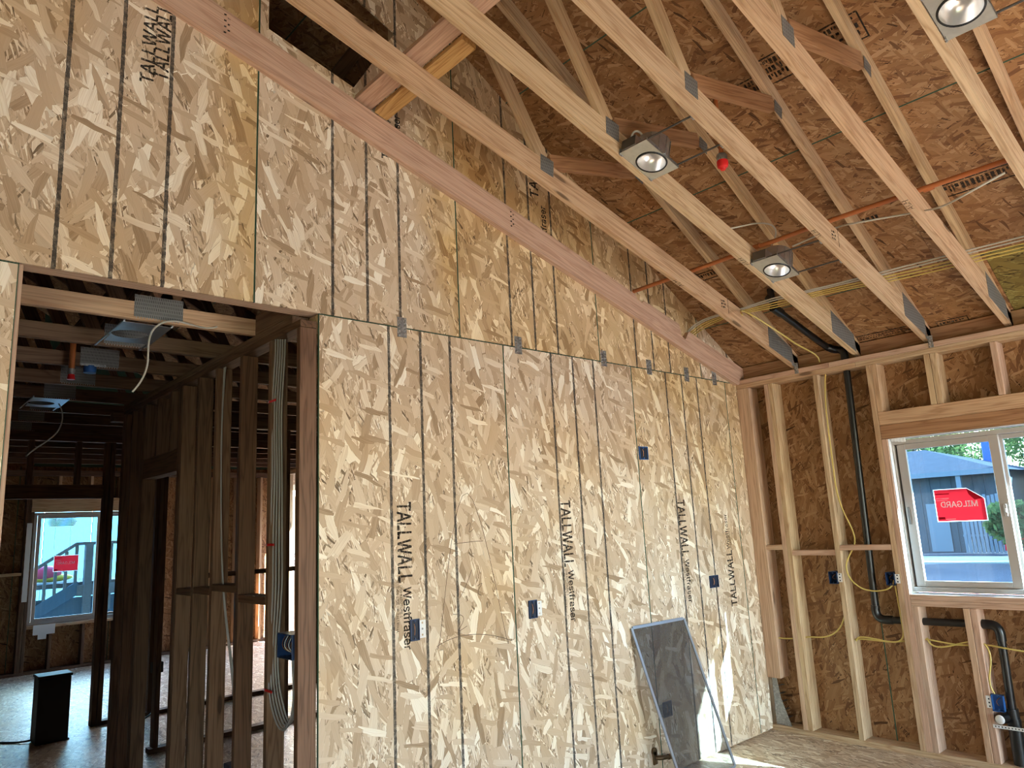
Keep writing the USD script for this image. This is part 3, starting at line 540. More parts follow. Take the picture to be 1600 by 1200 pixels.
# ---------------------------------------------------------------- recessed lights between the trusses
def can_light(x0, ya, label, span=.4915 - .038, big=1.0, conduit=True):
    """housing hung between two chords; x0 = upper corner of its plate, ya = chord face it starts from. Local axes: a down the slope, -y out, n up."""
    o = V(x0, ya, ZB(x0) + .004); a = bsl; nn = V(-a[2], 0, a[0]); L, Wd = .275 * big, .18 * big
    def Q(u, v, w): return o + a * u + V(0, -v, 0) + nn * w
    def fbox(u, v, w, c=0.0):
        t = cham(u[1] - u[0], v[1] - v[0], w[1] - w[0], c) if c else trimesh.creation.box((u[1] - u[0], v[1] - v[0], w[1] - w[0]))
        t.apply_translation(((u[0] + u[1]) / 2, -(v[0] + v[1]) / 2, (w[0] + w[1]) / 2)); t.apply_transform(frame(o, a, (0, 1, 0), nn)); return t
    t = thing('recessed_light', label, 'recessed light', o, 'recessed light housings')
    cu, cv, r = L * .56, Wd * .52, .078 * big
    pl = sbox(0, 0, L, Wd).difference(affinity.scale(Polygon([(cu + r * math.cos(g), cv + r * math.sin(g)) for g in np.linspace(0, 6.283, 41)[:-1]]), 1, 1))
    put(t, 'mounting_plate', prism(pl, Q(0, 0, .004), a, (0, -1, 0), .002), 'lamp_plate')
    rim = fbox((0, L), (-.0, .002), (.002, .02)); rim2 = fbox((0, L), (Wd - .002, Wd), (.002, .02))
    put(t, 'plate_flange', rim, 'zinc'); put(t, 'plate_flange', rim2, 'zinc')
    c = Q(cu, cv, .0)
    put(t, 'gasket_ring', lathe([(r + .003, -.003), (r + .006, .002), (r + .004, .007), (r - .002, .007), (r - .003, 0), (r - .002, -.004), (r + .003, -.003)], c, nn, 36), 'black_rim', smooth=40)
    rf_ = put(t, 'reflector', lathe([(r - .002, .000), (r - .005, .012), (r - .012, .045), (r - .030, .068), (.020, .078), (0, .078)], c, nn, 36), 'mirror', smooth=35)
    put(rf_, 'lamp_socket', lathe([(0, .066), (.018, .066), (.022, .077), (0, .078)], c, nn, 20), 'lamp_plate', smooth=35)
    ho_ = put(t, 'housing', lathe([(r + .012, .008), (r + .012, .128), (r + .004, .134), (0, .134), (0, .130), (r + .010, .128), (r + .010, .008), (r + .012, .008)], c, nn, 24), 'steel', smooth=35)
    for g in range(5):
        an = .6 + g * .5; e = V(0, 0, 0) + a * math.cos(an) + V(0, -1, 0) * math.sin(an)
        put(ho_, 'housing_rib', cyl(c + e * (r + .0135) + nn * .012, c + e * (r + .0135) + nn * .126, .0025, 6), 'zinc')
    jb_ = put(t, 'junction_box', fbox((.0, .10 * big), (.012, .105), (.012, .075), .002), 'steel')
    put(jb_, 'box_cover', fbox((-.0025, .0), (.014, .103), (.014, .073)), 'dark_steel')
    for u in (.012, L - .012):
        bh_ = put(t, 'bar_hanger', join(tube([Q(u, 0.0, .016), Q(u, span, .016)], .0048, 6), tube([Q(u + .007, .05, .020), Q(u + .007, span - .002, .020)], .003, 6)), 'dark_steel')
        for v in (.004, span - .004):
            put(bh_, 'hanger_foot', fbox((u - .014, u + .014), (v - .003, v + .003), (-.002, .032)), 'zinc')
            put(bh_, 'nail_tab', join(*[lathe([(0, .004), (.004, .003), (.005, 0)], Q(u - .006 + .012 * q, v, -.004), -nn, 7) for q in range(2)]), 'steel')
    put(t, 'black_clip', fbox((cu - r - .02, cu - r + .005), (cv - .02, cv + .02), (.007, .02)), 'black_rim')
    put(t, 'black_clip', fbox((cu - .03, cu + .03), (cv - r - .022, cv - r - .004), (.007, .022)), 'black_rim')
    if conduit:
        put(t, 'flexible_conduit', tube(spline([Q(.03, .06, .07), Q(.025, .06, .125), Q(.06, .065, .155), Q(.10, .075, .13), Q(.13, .09, .06)], 6), .006, 8), 'white_wire', smooth=40)
    return t
YF = lambda k: .0026 - .4915 * k - .038          # near face of truss k
can_light(1.192, YF(2) - .001, 'recessed light housing nearest the top centre, with a looped conduit')
can_light(2.424, YF(2) - .001, 'recessed light housing lower down by the orange pipe', conduit=False)
can_light(1.185, YF(5) - .003, 'large recessed light housing cut by the top right edge', big=1.0)

# ---------------------------------------------------------------- sprinkler pipe and head
zp = lambda x: ZB(x) + H26
sp = thing('sprinkler_pipe', 'orange plastic sprinkler pipe crossing on top of the truss chords', 'pipe', (2.53, -1.3, zp(2.53)))
pr_ = .0145
put(sp, 'pipe', tube([(2.545, -.001, zp(2.545) + pr_), (2.535, -.6, zp(2.535) + pr_ + .001), (2.51, -1.5, zp(2.51) + pr_ + .004), (2.51, -2.1, zp(2.51) + pr_ + .004), (2.52, -5.4, zp(2.52) + pr_ + .003)], pr_, 14), 'orange_pipe', smooth=40)
for y in (-1.0, -2.02): put(sp, 'coupling', cyl((2.518, y, zp(2.518) + pr_ + .003), (2.516, y - .05, zp(2.516) + pr_ + .003), pr_ + .003, 14), 'orange_pipe', smooth=40)
sh = at(1129, 256, 'y', -1.395)
s2 = thing('fire_sprinkler', 'sprinkler head with a bright red cap on an orange drop', 'sprinkler', sh)
put(s2, 'drop_pipe', cyl(sh + V(0, 0, .035), sh + V(0, 0, .40), .0125, 12), 'orange_pipe', smooth=40)
K_ = 1.3
put(s2, 'collar', lathe([(0, .012 * K_), (.020 * K_, .012 * K_), (.021 * K_, .02 * K_), (.021 * K_, .036 * K_), (.016 * K_, .042 * K_), (0, .042 * K_)], sh, (0, 0, 1), 18), 'zinc', smooth=35)
put(s2, 'red_cap', lathe([(a * K_, b * K_) for a, b in [(0, -.026), (.010, -.026), (.013, -.018), (.020, -.014), (.0225, -.006), (.0225, .009), (.020, .0135), (0, .0135)]], sh, (0, 0, 1), 18), 'red_plastic', smooth=35)

# ---------------------------------------------------------------- cables over the chords
def cable(name, pts, r, m, label, group=None, n=6):
    q = spline(pts, n); t = thing(name, label, 'cable', q[0], group); put(t, 'cable', tube(q, r, 7), m, smooth=45)
    return t
def over(x, y, lift): return (x, y, zp(x) + lift)
CW = [('grey-white cable topmost in the bundle over the chords, furthest uphill', 3.16, .0055, 'white_wire'), ('second grey-white cable in the bundle over the chords', 3.175, .005, 'white_wire'),
      ('yellow cable next to the white pair in the bundle over the chords', 3.195, .0045, 'yellow_wire'), ('lower yellow cable in the bundle, sagging between chords', 3.215, .0045, 'yellow_wire'), ('lowest yellow cable of the bundle, splaying out to the right', 3.235, .0045, 'yellow_wire')]
for k, (lab, x, r, m) in enumerate(CW):
    e = .012 * k
    cable('overhead_cable', [(x + .03, -.001, zp(x + .03) - .02), over(x - .03, -.3, .006 + r), over(x - .035 - .003 * k, -.51, .001 + r), over(x - .05 + e * .3, -.76, .003 + r - .004 * k), over(x - .035 + e * .4, -1.0, .001 + r), over(x - .01 + e, -1.49, .001 + r), over(x + .01 + 1.3 * e, -1.98, .001 + r), over(x + .03 + 1.5 * e, -2.47, .001 + r), over(x + .03 + e, -3.2, .001 + r)], r, m, lab, 'cables across the truss chords')
cable('fixture_cable', [at(1140, 357, 'y', -.99), at(1165, 352, 'y', -1.05), at(1195, 349, 'y', -1.1), at(1212, 360, 'y', -1.1), at(1211, 372, 'y', -1.1), at(1205, 382, 'y', -1.1)], .0052, 'white_wire', 'thin white cable curling into the lower recessed light')
cable('grey_cable', [at(1238, 385, 'y', -1.2), at(1300, 358, 'y', -1.45), at(1350, 346, 'y', -1.7), at(1430, 332, 'y', -1.95), at(1490, 314, 'y', -2.2), at(1570, 270, 'y', -2.44)], .0055, 'white_wire', 'single grey cable sagging just below the orange pipe')
cable('yellow_drop_cable', [at(1160, 492, 'y', -.66), at(1200, 508, 'y', -.62), at(1230, 528, 'y', -.68), at(1262, 547, 'x', 3.80), at(1276, 556, 'x', 3.86), at(1281, 566, 'x', 3.885)], .006, 'yellow_wire', 'yellow cable drooping from the bundle to the top plate')

# ---------------------------------------------------------------- black vent pipe: roof run, drop and offset in the stud bays
vp = thing('vent_pipe', 'black plastic vent pipe running down the window wall', 'pipe', (3.9, -.9, 1.8))
R_ = .0245
def bend(p, d0, d1, r=.06, n=7):
    """points of a quarter-round turn at the corner p between directions d0 (arriving) and d1 (leaving)."""
    d0, d1 = nrm(d0), nrm(d1); a, b = p - d0 * r, p + d1 * r; s = np.linspace(0, 1, n)[:, None]; return (1 - s) ** 2 * a + 2 * s * (1 - s) * p + s ** 2 * b
up = V(3.275, -.718, 3.105); e1 = V(3.885, -.815, 2.852)
put(vp, 'upper_run', tube([up, up + (e1 - up) * .94], R_, 16), 'black_pipe', smooth=40)
put(vp, 'upper_fitting', join(cyl(up - (e1 - up) * .05, up + (e1 - up) * .085, R_ + .008, 16), cyl(up + V(0, .0, .05), up + V(-.0, .05, .11), R_ + .004, 16)), 'black_pipe', smooth=40)
put(vp, 'riser_to_roof', cyl(up + V(0, .02, .06), up + V(-.0, .03, .21), R_, 16), 'black_pipe', smooth=40)
top = V(3.895, -.905, 2.845)
put(vp, 'elbow', tube(np.vstack([[up + (e1 - up) * .93], bend(V(3.895, -.825, 2.85), e1 - up, (0, -1, 0), .05), bend(V(3.895, -.905, 2.845), (0, -1, 0), (0, 0, -1), .045), [V(3.895, -.905, 2.757)]]), R_ + .004, 16), 'black_pipe', smooth=40)
put(vp, 'drop', tube([V(3.895, -.905, 2.674), V(3.895, -.878, .93)], R_, 16), 'black_pipe', smooth=40)
put(vp, 'elbow', tube(np.vstack([[V(3.895, -.878, .96)], bend(V(3.895, -.876, .862), (0, 0, -1), (0, -1, 0), .065), [V(3.895, -.985, .864)]]), R_ + .005, 16), 'black_pipe', smooth=40)
put(vp, 'offset_run', tube([V(3.895, -.98, .863), V(3.895, -1.56, .872)], R_, 16), 'black_pipe', smooth=40)
put(vp, 'elbow', tube(np.vstack([[V(3.895, -1.545, .872)], bend(V(3.895, -1.637, .872), (0, -1, 0), (0, 0, -1), .06), [V(3.895, -1.637, .775)]]), R_ + .005, 16), 'black_pipe', smooth=40)
put(vp, 'lower_drop', tube([V(3.895, -1.637, .78), V(3.895, -1.632, .36)], R_, 16), 'black_pipe', smooth=40)
put(vp, 'coupling', join(cyl(V(3.895, -1.632, .37), V(3.895, -1.632, .30), R_ + .010, 16), cyl(V(3.88, -1.60, .316), V(3.80, -1.585, .316), R_ + .004, 16)), 'black_pipe', smooth=40)
put(vp, 'waste_stack', tube([V(3.895, -1.632, .31), V(3.895, -1.632, .04)], R_ + .014, 16), 'black_pipe', smooth=40)
put(vp, 'white_test_cap', lathe([(0, .016), (.020, .013), (.027, .006), (.027, 0), (0, 0)], V(3.80, -1.585, .316), (-1, .1, 0), 18), 'white', smooth=40, label='round white cap on the black tee')
put(vp, 'price_tag', ibox((3.868, -1.644, .80), (3.870, -1.630, .815)), 'white')
ps = thing('perforated_strap', 'white perforated strap across the black waste pipe', 'strap', (3.83, -1.6, .262))
holes = join(*[ibox((3.829, -1.548 - .018 * q, .257), (3.8305, -1.538 - .018 * q, .273 if q % 2 else .268)) for q in range(11)])
put(ps, 'strap', ibox((3.8295, -1.75, .255), (3.8310, -1.53, .275)), 'white'); put(ps, 'strap_hole', join(*[ibox((3.8288, -1.548 - .018 * q, .261), (3.8293, -1.541 - .018 * q, .269)) for q in range(11)]), 'dark_steel')
# holdown at the foot of the corner
hd = thing('holdown_bracket', 'curved galvanised bracket at the foot of the room corner', 'metal bracket', (3.86, -.06, .2))
put(hd, 'pale_face', prism(Polygon([(-.020, .039), (-.020, .385), (-.060, .385), (-.078, .24), (-.125, .10), (-.145, .039)]), (3.862, 0, 0), (0, 1, 0), (0, 0, 1), .003), 'zinc')
put(hd, 'dark_flange', join(*[ibox((3.862, -.062 - .0017 * q * q - .022, .382 - .057 * q), (3.93, -.060 - .0017 * q * q, .441 - .057 * (q + 1) + .0)) for q in range(6)]), 'dark_steel')
put(hd, 'bolt', lathe([(0, .006), (.007, .006), (.007, 0)], (3.862, -.045, .22), (-1, 0, 0), 8), 'steel')
# ---------------------------------------------------------------- electrical boxes
def outlet_wall(x0, x1, z0, z1, side, label, bright=False):
    c = V((x0 + x1) / 2, 0, (z0 + z1) / 2); bm = 'blue_bright' if bright else 'blue_box'
    t = thing('outlet_box', label, 'electrical box', c, 'blue boxes in the strand-board wall')
    w, h = x1 - x0, z1 - z0
    ring = sbox(x0, z0, x1, z1).difference(sbox(x0 + .005, z0 + .005, x1 - .005, z1 - .005))
    br_ = put(t, 'box_rim', prism(ring, (0, -.0003, 0), (1, 0, 0), (0, 0, 1), .009), bm)
    put(t, 'box_inside', ibox((x0 + .0045, -.0035, z0 + .0045), (x1 - .0045, -.0008, z1 - .0045)), 'dark_inside')  # flat dark slab stands in for the shade of a recess
    for z in (z0 + .010, z1 - .010): put(br_, 'screw_boss', cyl(((x0 + x1) / 2, -.003, z), ((x0 + x1) / 2, -.0085, z), .0055, 10), bm)
    put(t, 'bare_wire', tube(spline([(x0 + w * .45, -.004, z0 + h * .25), (x0 + w * .5, -.006, z0 + h * .5), (x0 + w * .43, -.0045, z0 + h * .78)], 5), .0016, 6), 'copper')
    put(t, 'side_wall', ibox((x0 - .002, -.0105, z0 + .004), (x0 + .005, -.001, z1 - .004)), bm)
    if side:
        b0, b1 = (x1 + .001, x1 + .042) if side > 0 else (x0 - .042, x0 - .001)
        br = sbox(b0, z0 + .008, b1, z1 - .010)
        for q in range(3): br = br.difference(Polygon([((b0 + b1) / 2 + .006 * math.cos(g), z0 + h * (.22 + .28 * q) + .006 * math.sin(g)) for g in np.linspace(0, 6.28, 11)[:-1]]))
        nb_ = put(t, 'nailing_bracket', prism(br, (0, -.0006, 0), (1, 0, 0), (0, 0, 1), .0018), 'white' if side > 0 else 'zinc')
        put(nb_, 'bracket_screw', lathe([(0, .004), (.004, .003), (.005, 0)], ((b0 + b1) / 2, -.0024, z0 + h * .5), (0, -1, 0), 8), 'zinc')
outlet_wall(.503, .557, 1.100, 1.205, 1, 'blue outlet box with a white bracket, nearest the doorway on the strand-board wall')
outlet_wall(1.322, 1.385, 1.114, 1.215, 1, 'blue outlet box with a white bracket, second from the doorway on the strand-board wall')
outlet_wall(2.452, 2.548, 2.058, 2.150, 0, 'bright blue box set high on the strand-board wall', True)
outlet_wall(3.166, 3.276, 1.119, 1.207, 0, 'blue outlet box just left of the upward-printed word near the corner')
outlet_wall(2.486, 2.576, .350, .445, -1, 'blue outlet box seen through the leaning insect screen')
def outlet_stud(y0, y1, z0, z1, toward, label, bm='blue_box', dp=.065):
    """box nailed to the side of a stud; toward = +1 when the stud is on its left (greater y)."""
    x0, x1 = XB - .012, XB + dp; c = V((x0 + x1) / 2, (y0 + y1) / 2, (z0 + z1) / 2)
    t = thing('outlet_box', label, 'electrical box', c, 'blue boxes on the window wall studs')
    sh = [ibox((x0, y0, z0), (x1, y0 + .004, z1)), ibox((x0, y1 - .004, z0), (x1, y1, z1)), ibox((x0, y0, z0), (x1, y1, z0 + .004)), ibox((x0, y0, z1 - .004), (x1, y1, z1)), ibox((x1 - .003, y0, z0), (x1, y1, z1))]
    bs_ = put(t, 'box_shell', join(*sh), bm)
    put(t, 'wire', tube(spline([(x1 - .01, (y0 + y1) / 2, z0 + .03), (x0 + .02, (y0 + y1) / 2 + .01, z0 + .05), (x0 + .03, (y0 + y1) / 2 - .01, z1 - .02)], 6), .002, 6), 'copper')
    for z in (z0 + .011, z1 - .011): put(bs_, 'screw_boss', cyl((x0, (y0 + y1) / 2, z), (x0 + .02, (y0 + y1) / 2, z), .005, 10), bm)
    s0, s1 = (y1 + .0005, y1 + .032) if toward > 0 else (y0 - .032, y0 - .0005)
    nb_ = put(t, 'nailing_bracket', ibox((XB - .0022, s0, z0 + .014), (XB - .0004, s1, z1 - .012)), 'white')
    for q in range(3): put(nb_, 'bracket_hole', cyl((XB - .0024, (s0 + s1) / 2, z0 + .025 + .022 * q), (XB - .0021, (s0 + s1) / 2, z0 + .025 + .022 * q), .005, 8), 'dark_inside')
outlet_stud(-.661, -.598, 1.108, 1.197, -1, 'blue box on the single stud left of the black pipe')
outlet_stud(-1.066, -1.006, 1.108, 1.197, -1, 'blue box on the stud beside the window, right of the black pipe')
outlet_stud(-1.612, -1.546, .356, .456, 1, 'bright blue box low beside the black pipe tee', 'blue_bright', .022)

# yellow cables on the window wall
cable('wall_cable', [(3.885, -.745, 2.677), (3.862, -.725, 2.40), (3.860, -.722, 2.0), (3.862, -.757, 1.62), (3.880, -.795, 1.392), (3.868, -.745, 1.30), (3.860, -.720, 1.22), (3.850, -.79, 1.097), (3.846, -.94, 1.066), (3.846, -1.03, 1.10), (3.862, -1.045, 1.14)], .0055, 'yellow_wire', 'yellow cable dropping from the top plate and looping to the box by the window')
cable('wall_cable', [(3.88, -.004, .695), (3.875, -.09, .683), (3.88, -.235, .685), (3.90, -.2885, .69), (3.88, -.353, .705), (3.872, -.48, .715), (3.865, -.58, .76), (3.858, -.640, .83), (3.862, -.648, 1.11)], .0055, 'yellow_wire', 'yellow cable from the corner rising to the box on the single stud')
cable('wall_cable', [(3.885, -.700, .712), (3.875, -.80, .722), (3.87, -1.046, .730), (3.90, -1.09, .74), (3.88, -1.19, .752), (3.87, -1.30, .742), (3.87, -1.45, .736), (3.90, -1.52, .742), (3.872, -1.60, .742), (3.868, -1.76, .724), (3.87, -2.2, .72)], .0055, 'yellow_wire', 'yellow cable running level under the window through the studs')
cable('wall_cable', [(3.868, -.72, .705), (3.855, -.95, .722), (3.85, -1.045, .745), (3.848, -1.062, .86), (3.848, -1.058, .98), (3.855, -1.05, 1.105)], .0055, 'yellow_wire', 'yellow cable climbing the window stud to its blue box')
cable('wall_cable', [(3.88, -1.20, .762), (3.87, -1.42, .748), (3.87, -1.548, .746), (3.852, -1.572, .69), (3.845, -1.560, .60), (3.848, -1.565, .45)], .0055, 'yellow_wire', 'yellow cable curving down to the low bright blue box')

# ---------------------------------------------------------------- insect screen leaning on the wall
TLc, TRc, BRc = V(2.218, -.008, .952), V(2.797, -.008, .947), V(2.874, -.258, .0085); BLc = TLc + BRc - TRc
ws = thing('window_screen', 'grey insect screen leaning against the strand-board wall', 'window screen', (2.55, -.13, .0))
su, sv = nrm(TRc - TLc), nrm(TLc - BLc); sw = np.cross(su, sv)
for a, b in ((BLc, TLc), (BRc, TRc)): board(ws, 'frame_side', a, b, su, .020, .010, 'alu_grey', c=.0015)
for a, b in ((TLc, TRc), (BLc, BRc)): board(ws, 'frame_end', a + su * .011, b - su * .011, sv, .020, .0098, 'alu_grey', c=.0015)
q = [BLc + su * .01 + sv * .01, BRc - su * .01 + sv * .01, TRc - su * .01 - sv * .01, TLc + su * .01 - sv * .01]
put(ws, 'insect_mesh', trimesh.Trimesh(np.array(q + [p + sw * .0006 for p in q]), [[0, 1, 2], [0, 2, 3], [6, 5, 4], [7, 6, 4]], process=False), 'screen')
# pipe stub
st = thing('pipe_stub', 'bronze pipe stub with a flange low on the strand-board wall', 'pipe', (2.37, 0, .145))
put(st, 'flange', join(cyl((2.355, 0, .175), (2.355, -.012, .175), .024, 14), ibox((2.338, -.012, .095), (2.378, -.0002, .175), .003)), 'brass', smooth=40)
put(st, 'spout', tube([(2.365, -.010, .135), (2.372, -.030, .135), (2.40, -.040, .133), (2.455, -.045, .128)], .0135, 12), 'brass', smooth=40)
put(st, 'end_ring', cyl((2.447, -.0445, .1285), (2.478, -.047, .127), .0175, 14), 'brass', smooth=40)

# ---------------------------------------------------------------- window in the window wall
w1 = struct('window_1')
def xsheet(y0, y1, z0, z1, x): return trimesh.Trimesh([[x, y0, z0], [x, y1, z0], [x, y1, z1], [x, y0, z1]], [[0, 2, 1], [0, 3, 2]], process=False)
Y0, Y1, Z0, Z1 = -2.648, -1.128, 1.066, 2.110
def ring(parent, name, y0, y1, z0, z1, wd, xa, xb, m, wb_=None, wt=None):
    wb_ = wb_ or wd; wt = wt or wd
    bbox(parent, name, (xa, y1 - wd, z0), (xb, y1, z1), m); bbox(parent, name, (xa, y0, z0), (xb, y0 + wd, z1), m)
    bbox(parent, name, (xa, y0 + wd, z0), (xb, y1 - wd, z0 + wb_), m); bbox(parent, name, (xa, y0 + wd, z1 - wt), (xb, y1 - wd, z1), m)
ring(w1, 'frame_member', Y0, Y1, Z0, Z1, .034, 3.885, 3.985, 'vinyl', .030, .030)
for (a, b) in ((Y1 - .050, Y1 - .034),): bbox(w1, 'track_groove', (3.925, a, Z0 + .03), (3.935, b, Z1 - .03), 'vinyl_dark')
ring(w1, 'sash_member', -1.808, Y1 - .050, Z0 + .031, Z1 - .031, .056, 3.900, 3.932, 'vinyl', .040, .040)
ring(w1, 'fixed_stop', Y0 + .035, -1.782, Z0 + .031, Z1 - .031, .040, 3.945, 3.975, 'vinyl', .030, .030)
put(w1, 'glass_pane', xsheet(-1.752, Y1 - .106, Z0 + .071, Z1 - .071, 3.917), 'pane')
put(w1, 'glass_pane', xsheet(Y0 + .075, -1.822, Z0 + .061, Z1 - .061, 3.96), 'pane')
put(w1, 'sash_latch', join(ibox((3.889, -1.795, 1.55), (3.8995, -1.775, 1.63), .003), ibox((3.880, -1.790, 1.575), (3.889, -1.780, 1.60), .002)), 'vinyl')
put(w1, 'sash_pull', ibox((3.893, -1.205, 1.52), (3.8995, -1.190, 1.64), .002), 'vinyl_dark')
bbox(w1, 'jamb_wrap', (3.842, -1.1515, 1.052), (3.984, -1.1490, 2.124), 'wrap'); bbox(w1, 'sill_wrap', (3.836, -2.655, 1.0502), (3.984, -1.152, 1.0525), 'wrap'); bbox(w1, 'head_wrap', (3.85, -2.655, 2.1215), (3.984, -1.152, 2.1245), 'wrap')
put(w1, 'torn_wrap', join(*[ibox((3.86 + .004 * q, -1.19 - .02 * q, 2.104 - .003 * q), (3.875 + .004 * q, -1.165 - .02 * q, 2.1215)) for q in range(4)]), 'wrap')
bbox(w1, 'flashing_strip', (3.8815, -1.1490, 1.06), (3.8835, -1.1230, 1.88), 'wrap')
for z in (1.29, 1.53): bbox(w1, 'blue_band', (3.8800, -1.1485, z), (3.8812, -1.1240, z + .022), 'tape_blue')
text(w1, 'printed_letters', 'GL', (3.8812, -1.126, 1.515), (0, 0, -1), (0, -1, 0), .021, 'tape_blue', wide=3.2)
# sticker on the inside sash, seen from behind: its lettering is mirrored
def sticker(parent, o, ax, up, nn, W, H, fold=True, small=1.0):
    """o = lower corner at the reading end's far side; ax runs across the view from left to right, nn towards the viewer."""
    P = lambda u, v, w=0: V(*o) + V(*ax) * u + V(*up) * v + V(*nn) * w
    def flat(poly, w, m, name, label=None):
        t = trimesh.creation.extrude_polygon(poly, .0004, engine='earcut'); T = frame(P(0, 0, w), ax, up, np.cross(ax, up)); t.apply_transform(T); return put(parent, name, t, m, label=label)
    body = Polygon([(0, 0), (W, 0), (W, H * .66), (W * .67, H), (0, H)]) if fold else sbox(0, 0, W, H)
    flat(body, 0, 'white_print', 'sticker_border', 'white edge of the red sticker'); flat(body.buffer(-.007 * small), .0008, 'red_paper', 'sticker_face', 'red sticker with mirrored white lettering')
    if fold: flat(Polygon([(W * .67, H * .98), (W * .97, H * .67), (W * .80, H * .63), (W * .70, H * .80)]), .0014, 'red_dark', 'folded_corner')
    flat(sbox(W * .04, H * .08, W * .17, H * .15), .0014, 'red_dark', 'print_block'); flat(sbox(W * .04, H * .83, W * .32, H * .86), .0014, 'red_dark', 'print_line')
    flat(sbox(W * .04, H * .70, W * .30, H * .715), .0014, 'white_print', 'print_line'); flat(sbox(W * .04, H * .65, W * .27, H * .66), .0014, 'white_print', 'print_line'); flat(sbox(W * .18, H * .075, W * .38, H * .09), .0014, 'white_print', 'print_line')
    t = meshkit.text_mesh('MILGARD', H * .17, .0004, True); wd = t.bounds[1][0]; t.apply_scale((W * .74 / wd, 1, 1)); t.apply_scale((-1, 1, 1)); t.invert(); t.apply_translation((W * .86, H * .44, 0)); t.apply_transform(frame(P(0, 0, .0014), ax, up, np.cross(ax, up)))
    put(parent, 'mirrored_lettering', t, 'white_print', label='white mirrored maker lettering')
sg = thing('window_sticker', 'red maker sticker with a folded corner on the window beside the black pipe', 'sticker', (3.914, -1.5, 1.6), 'window stickers')
sticker(sg, (3.9150, -1.366, 1.527), (0, -1, 0), (0, 0, 1), (-1, 0, 0), .308, .222)
# ---------------------------------------------------------------- setting: the dark rooms behind the opening
HP = HS
wp = struct('wall_hallway')                       # stud partition on the right of the hallway
px0, px1 = -.0905, -.002
def pst(y, z0=.039, z1=2.652, m='fir_shaded_dark', name='stud', x0=px0, x1=px1): return bbox(wp, name, (x0, y - .037, z0), (x1, y, z1), m)
bbox(wp, 'end_stud', (px0, .0125, 0), (px1, .050, 2.652), 'fir_shaded_mid')
for k, y in enumerate((.372, .753, 1.126, 1.430, 1.73)): pst(y, m='fir_shaded_dark' if k % 2 else 'fir_shaded')
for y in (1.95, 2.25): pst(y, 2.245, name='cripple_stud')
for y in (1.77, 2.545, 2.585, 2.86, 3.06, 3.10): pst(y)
bbox(wp, 'header', (px0, 1.772, 2.10), (px1, 2.505, 2.243), 'fir_shaded_dark')
bbox(wp, 'top_plate', (px0, .0125, 2.654), (px1, 3.10, 2.690), 'fir_shaded_dark'); bbox(wp, 'cap_plate', (px0, .102, 2.691), (px1, 3.10, 2.729), 'fir_shaded')
bbox(wp, 'rim_block', (px0, .102, 2.7305), (px0 + .038, .553, 2.84), 'fir_shaded')
bbox(wp, 'sole_plate', (px0, .052, 0), (px1, 1.73, .038), 'fir_shaded_dark'); bbox(wp, 'sole_plate', (px0, 2.55, 0), (px1, 3.02, .038), 'fir_shaded_dark')
for y0, y1, z in ((.373, .715, 1.34), (.754, 1.088, 1.385), (1.127, 1.392, 1.36), (1.431, 1.69, 1.345)): bbox(wp, 'fire_block', (px0, y0, z - .019), (px1, y1, z + .019), 'fir_shaded_dark')
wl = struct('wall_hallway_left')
bbox(wl, 'top_plate', (-1.33, .102, 2.654), (-1.24, 4.80, 2.729), 'fir_shaded'); bbox(wl, 'sole_plate', (-1.33, .102, 0), (-1.24, 4.80, .038), 'fir_shaded_dark')
for k in range(11): bbox(wl, 'stud', (-1.33, .14 + .4064 * k, .039), (-1.24, .178 + .4064 * k, 2.652), 'fir_shaded_dark')
wc = struct('wall_cross')                         # partition running off to the right behind the hallway
for a, (y0, y1) in enumerate(((3.42, 3.51),)):
    bbox(wc, 'sole_plate', (.30, y0, 0), (3.82, y1, .038), 'fir_shaded_dark'); bbox(wc, 'top_plate', (-.09, y0, 2.654), (3.82, y1, 2.729), 'fir_shaded_dark')
    for x in (.33, .62, 1.02, 1.43, 1.90, 2.30, 2.72, 3.2, 3.6): bbox(wc, 'stud', (x, y0, .039), (x + .038, y1, 2.652), 'fir_shaded_dark')
    for x0, x1 in ((.66, 1.018), (1.06, 1.428), (1.47, 1.898), (1.94, 2.298)): bbox(wc, 'fire_block', (x0, y0, 1.33), (x1, y1, 1.368), 'fir_shaded_dark')
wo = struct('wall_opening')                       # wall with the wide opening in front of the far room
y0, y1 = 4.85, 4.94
bbox(wo, 'header', (-1.24, y0, 2.105), (.200, y1, 2.235), 'fir_shaded_dark'); bbox(wo, 'top_plate', (-5.8, y0, 2.654), (3.82, y1, 2.729), 'fir_shaded_dark')
for x in (-1.24, -.85, -.445, -.05): bbox(wo, 'cripple_stud', (x, y0, 2.237), (x + .045, y1, 2.652), 'fir_shaded_dark')
for x in (.204, .252, .69, 1.10, 1.55, 1.62, 2.0, 2.45, 2.9, 3.3, 3.7): bbox(wo, 'stud', (x, y0, .039 if x > .3 else 0), (x + .042, y1, 2.652), 'fir_shaded_dark')
bbox(wo, 'sole_plate', (.296, y0, 0), (3.82, y1, .038), 'fir_shaded_dark')
for k in range(12): bbox(wo, 'stud', (-5.8 + .4064 * k, y0, 0), (-5.762 + .4064 * k, y1, 2.652), 'fir_shaded_dark') if -5.8 + .4064 * k < -1.2 else None
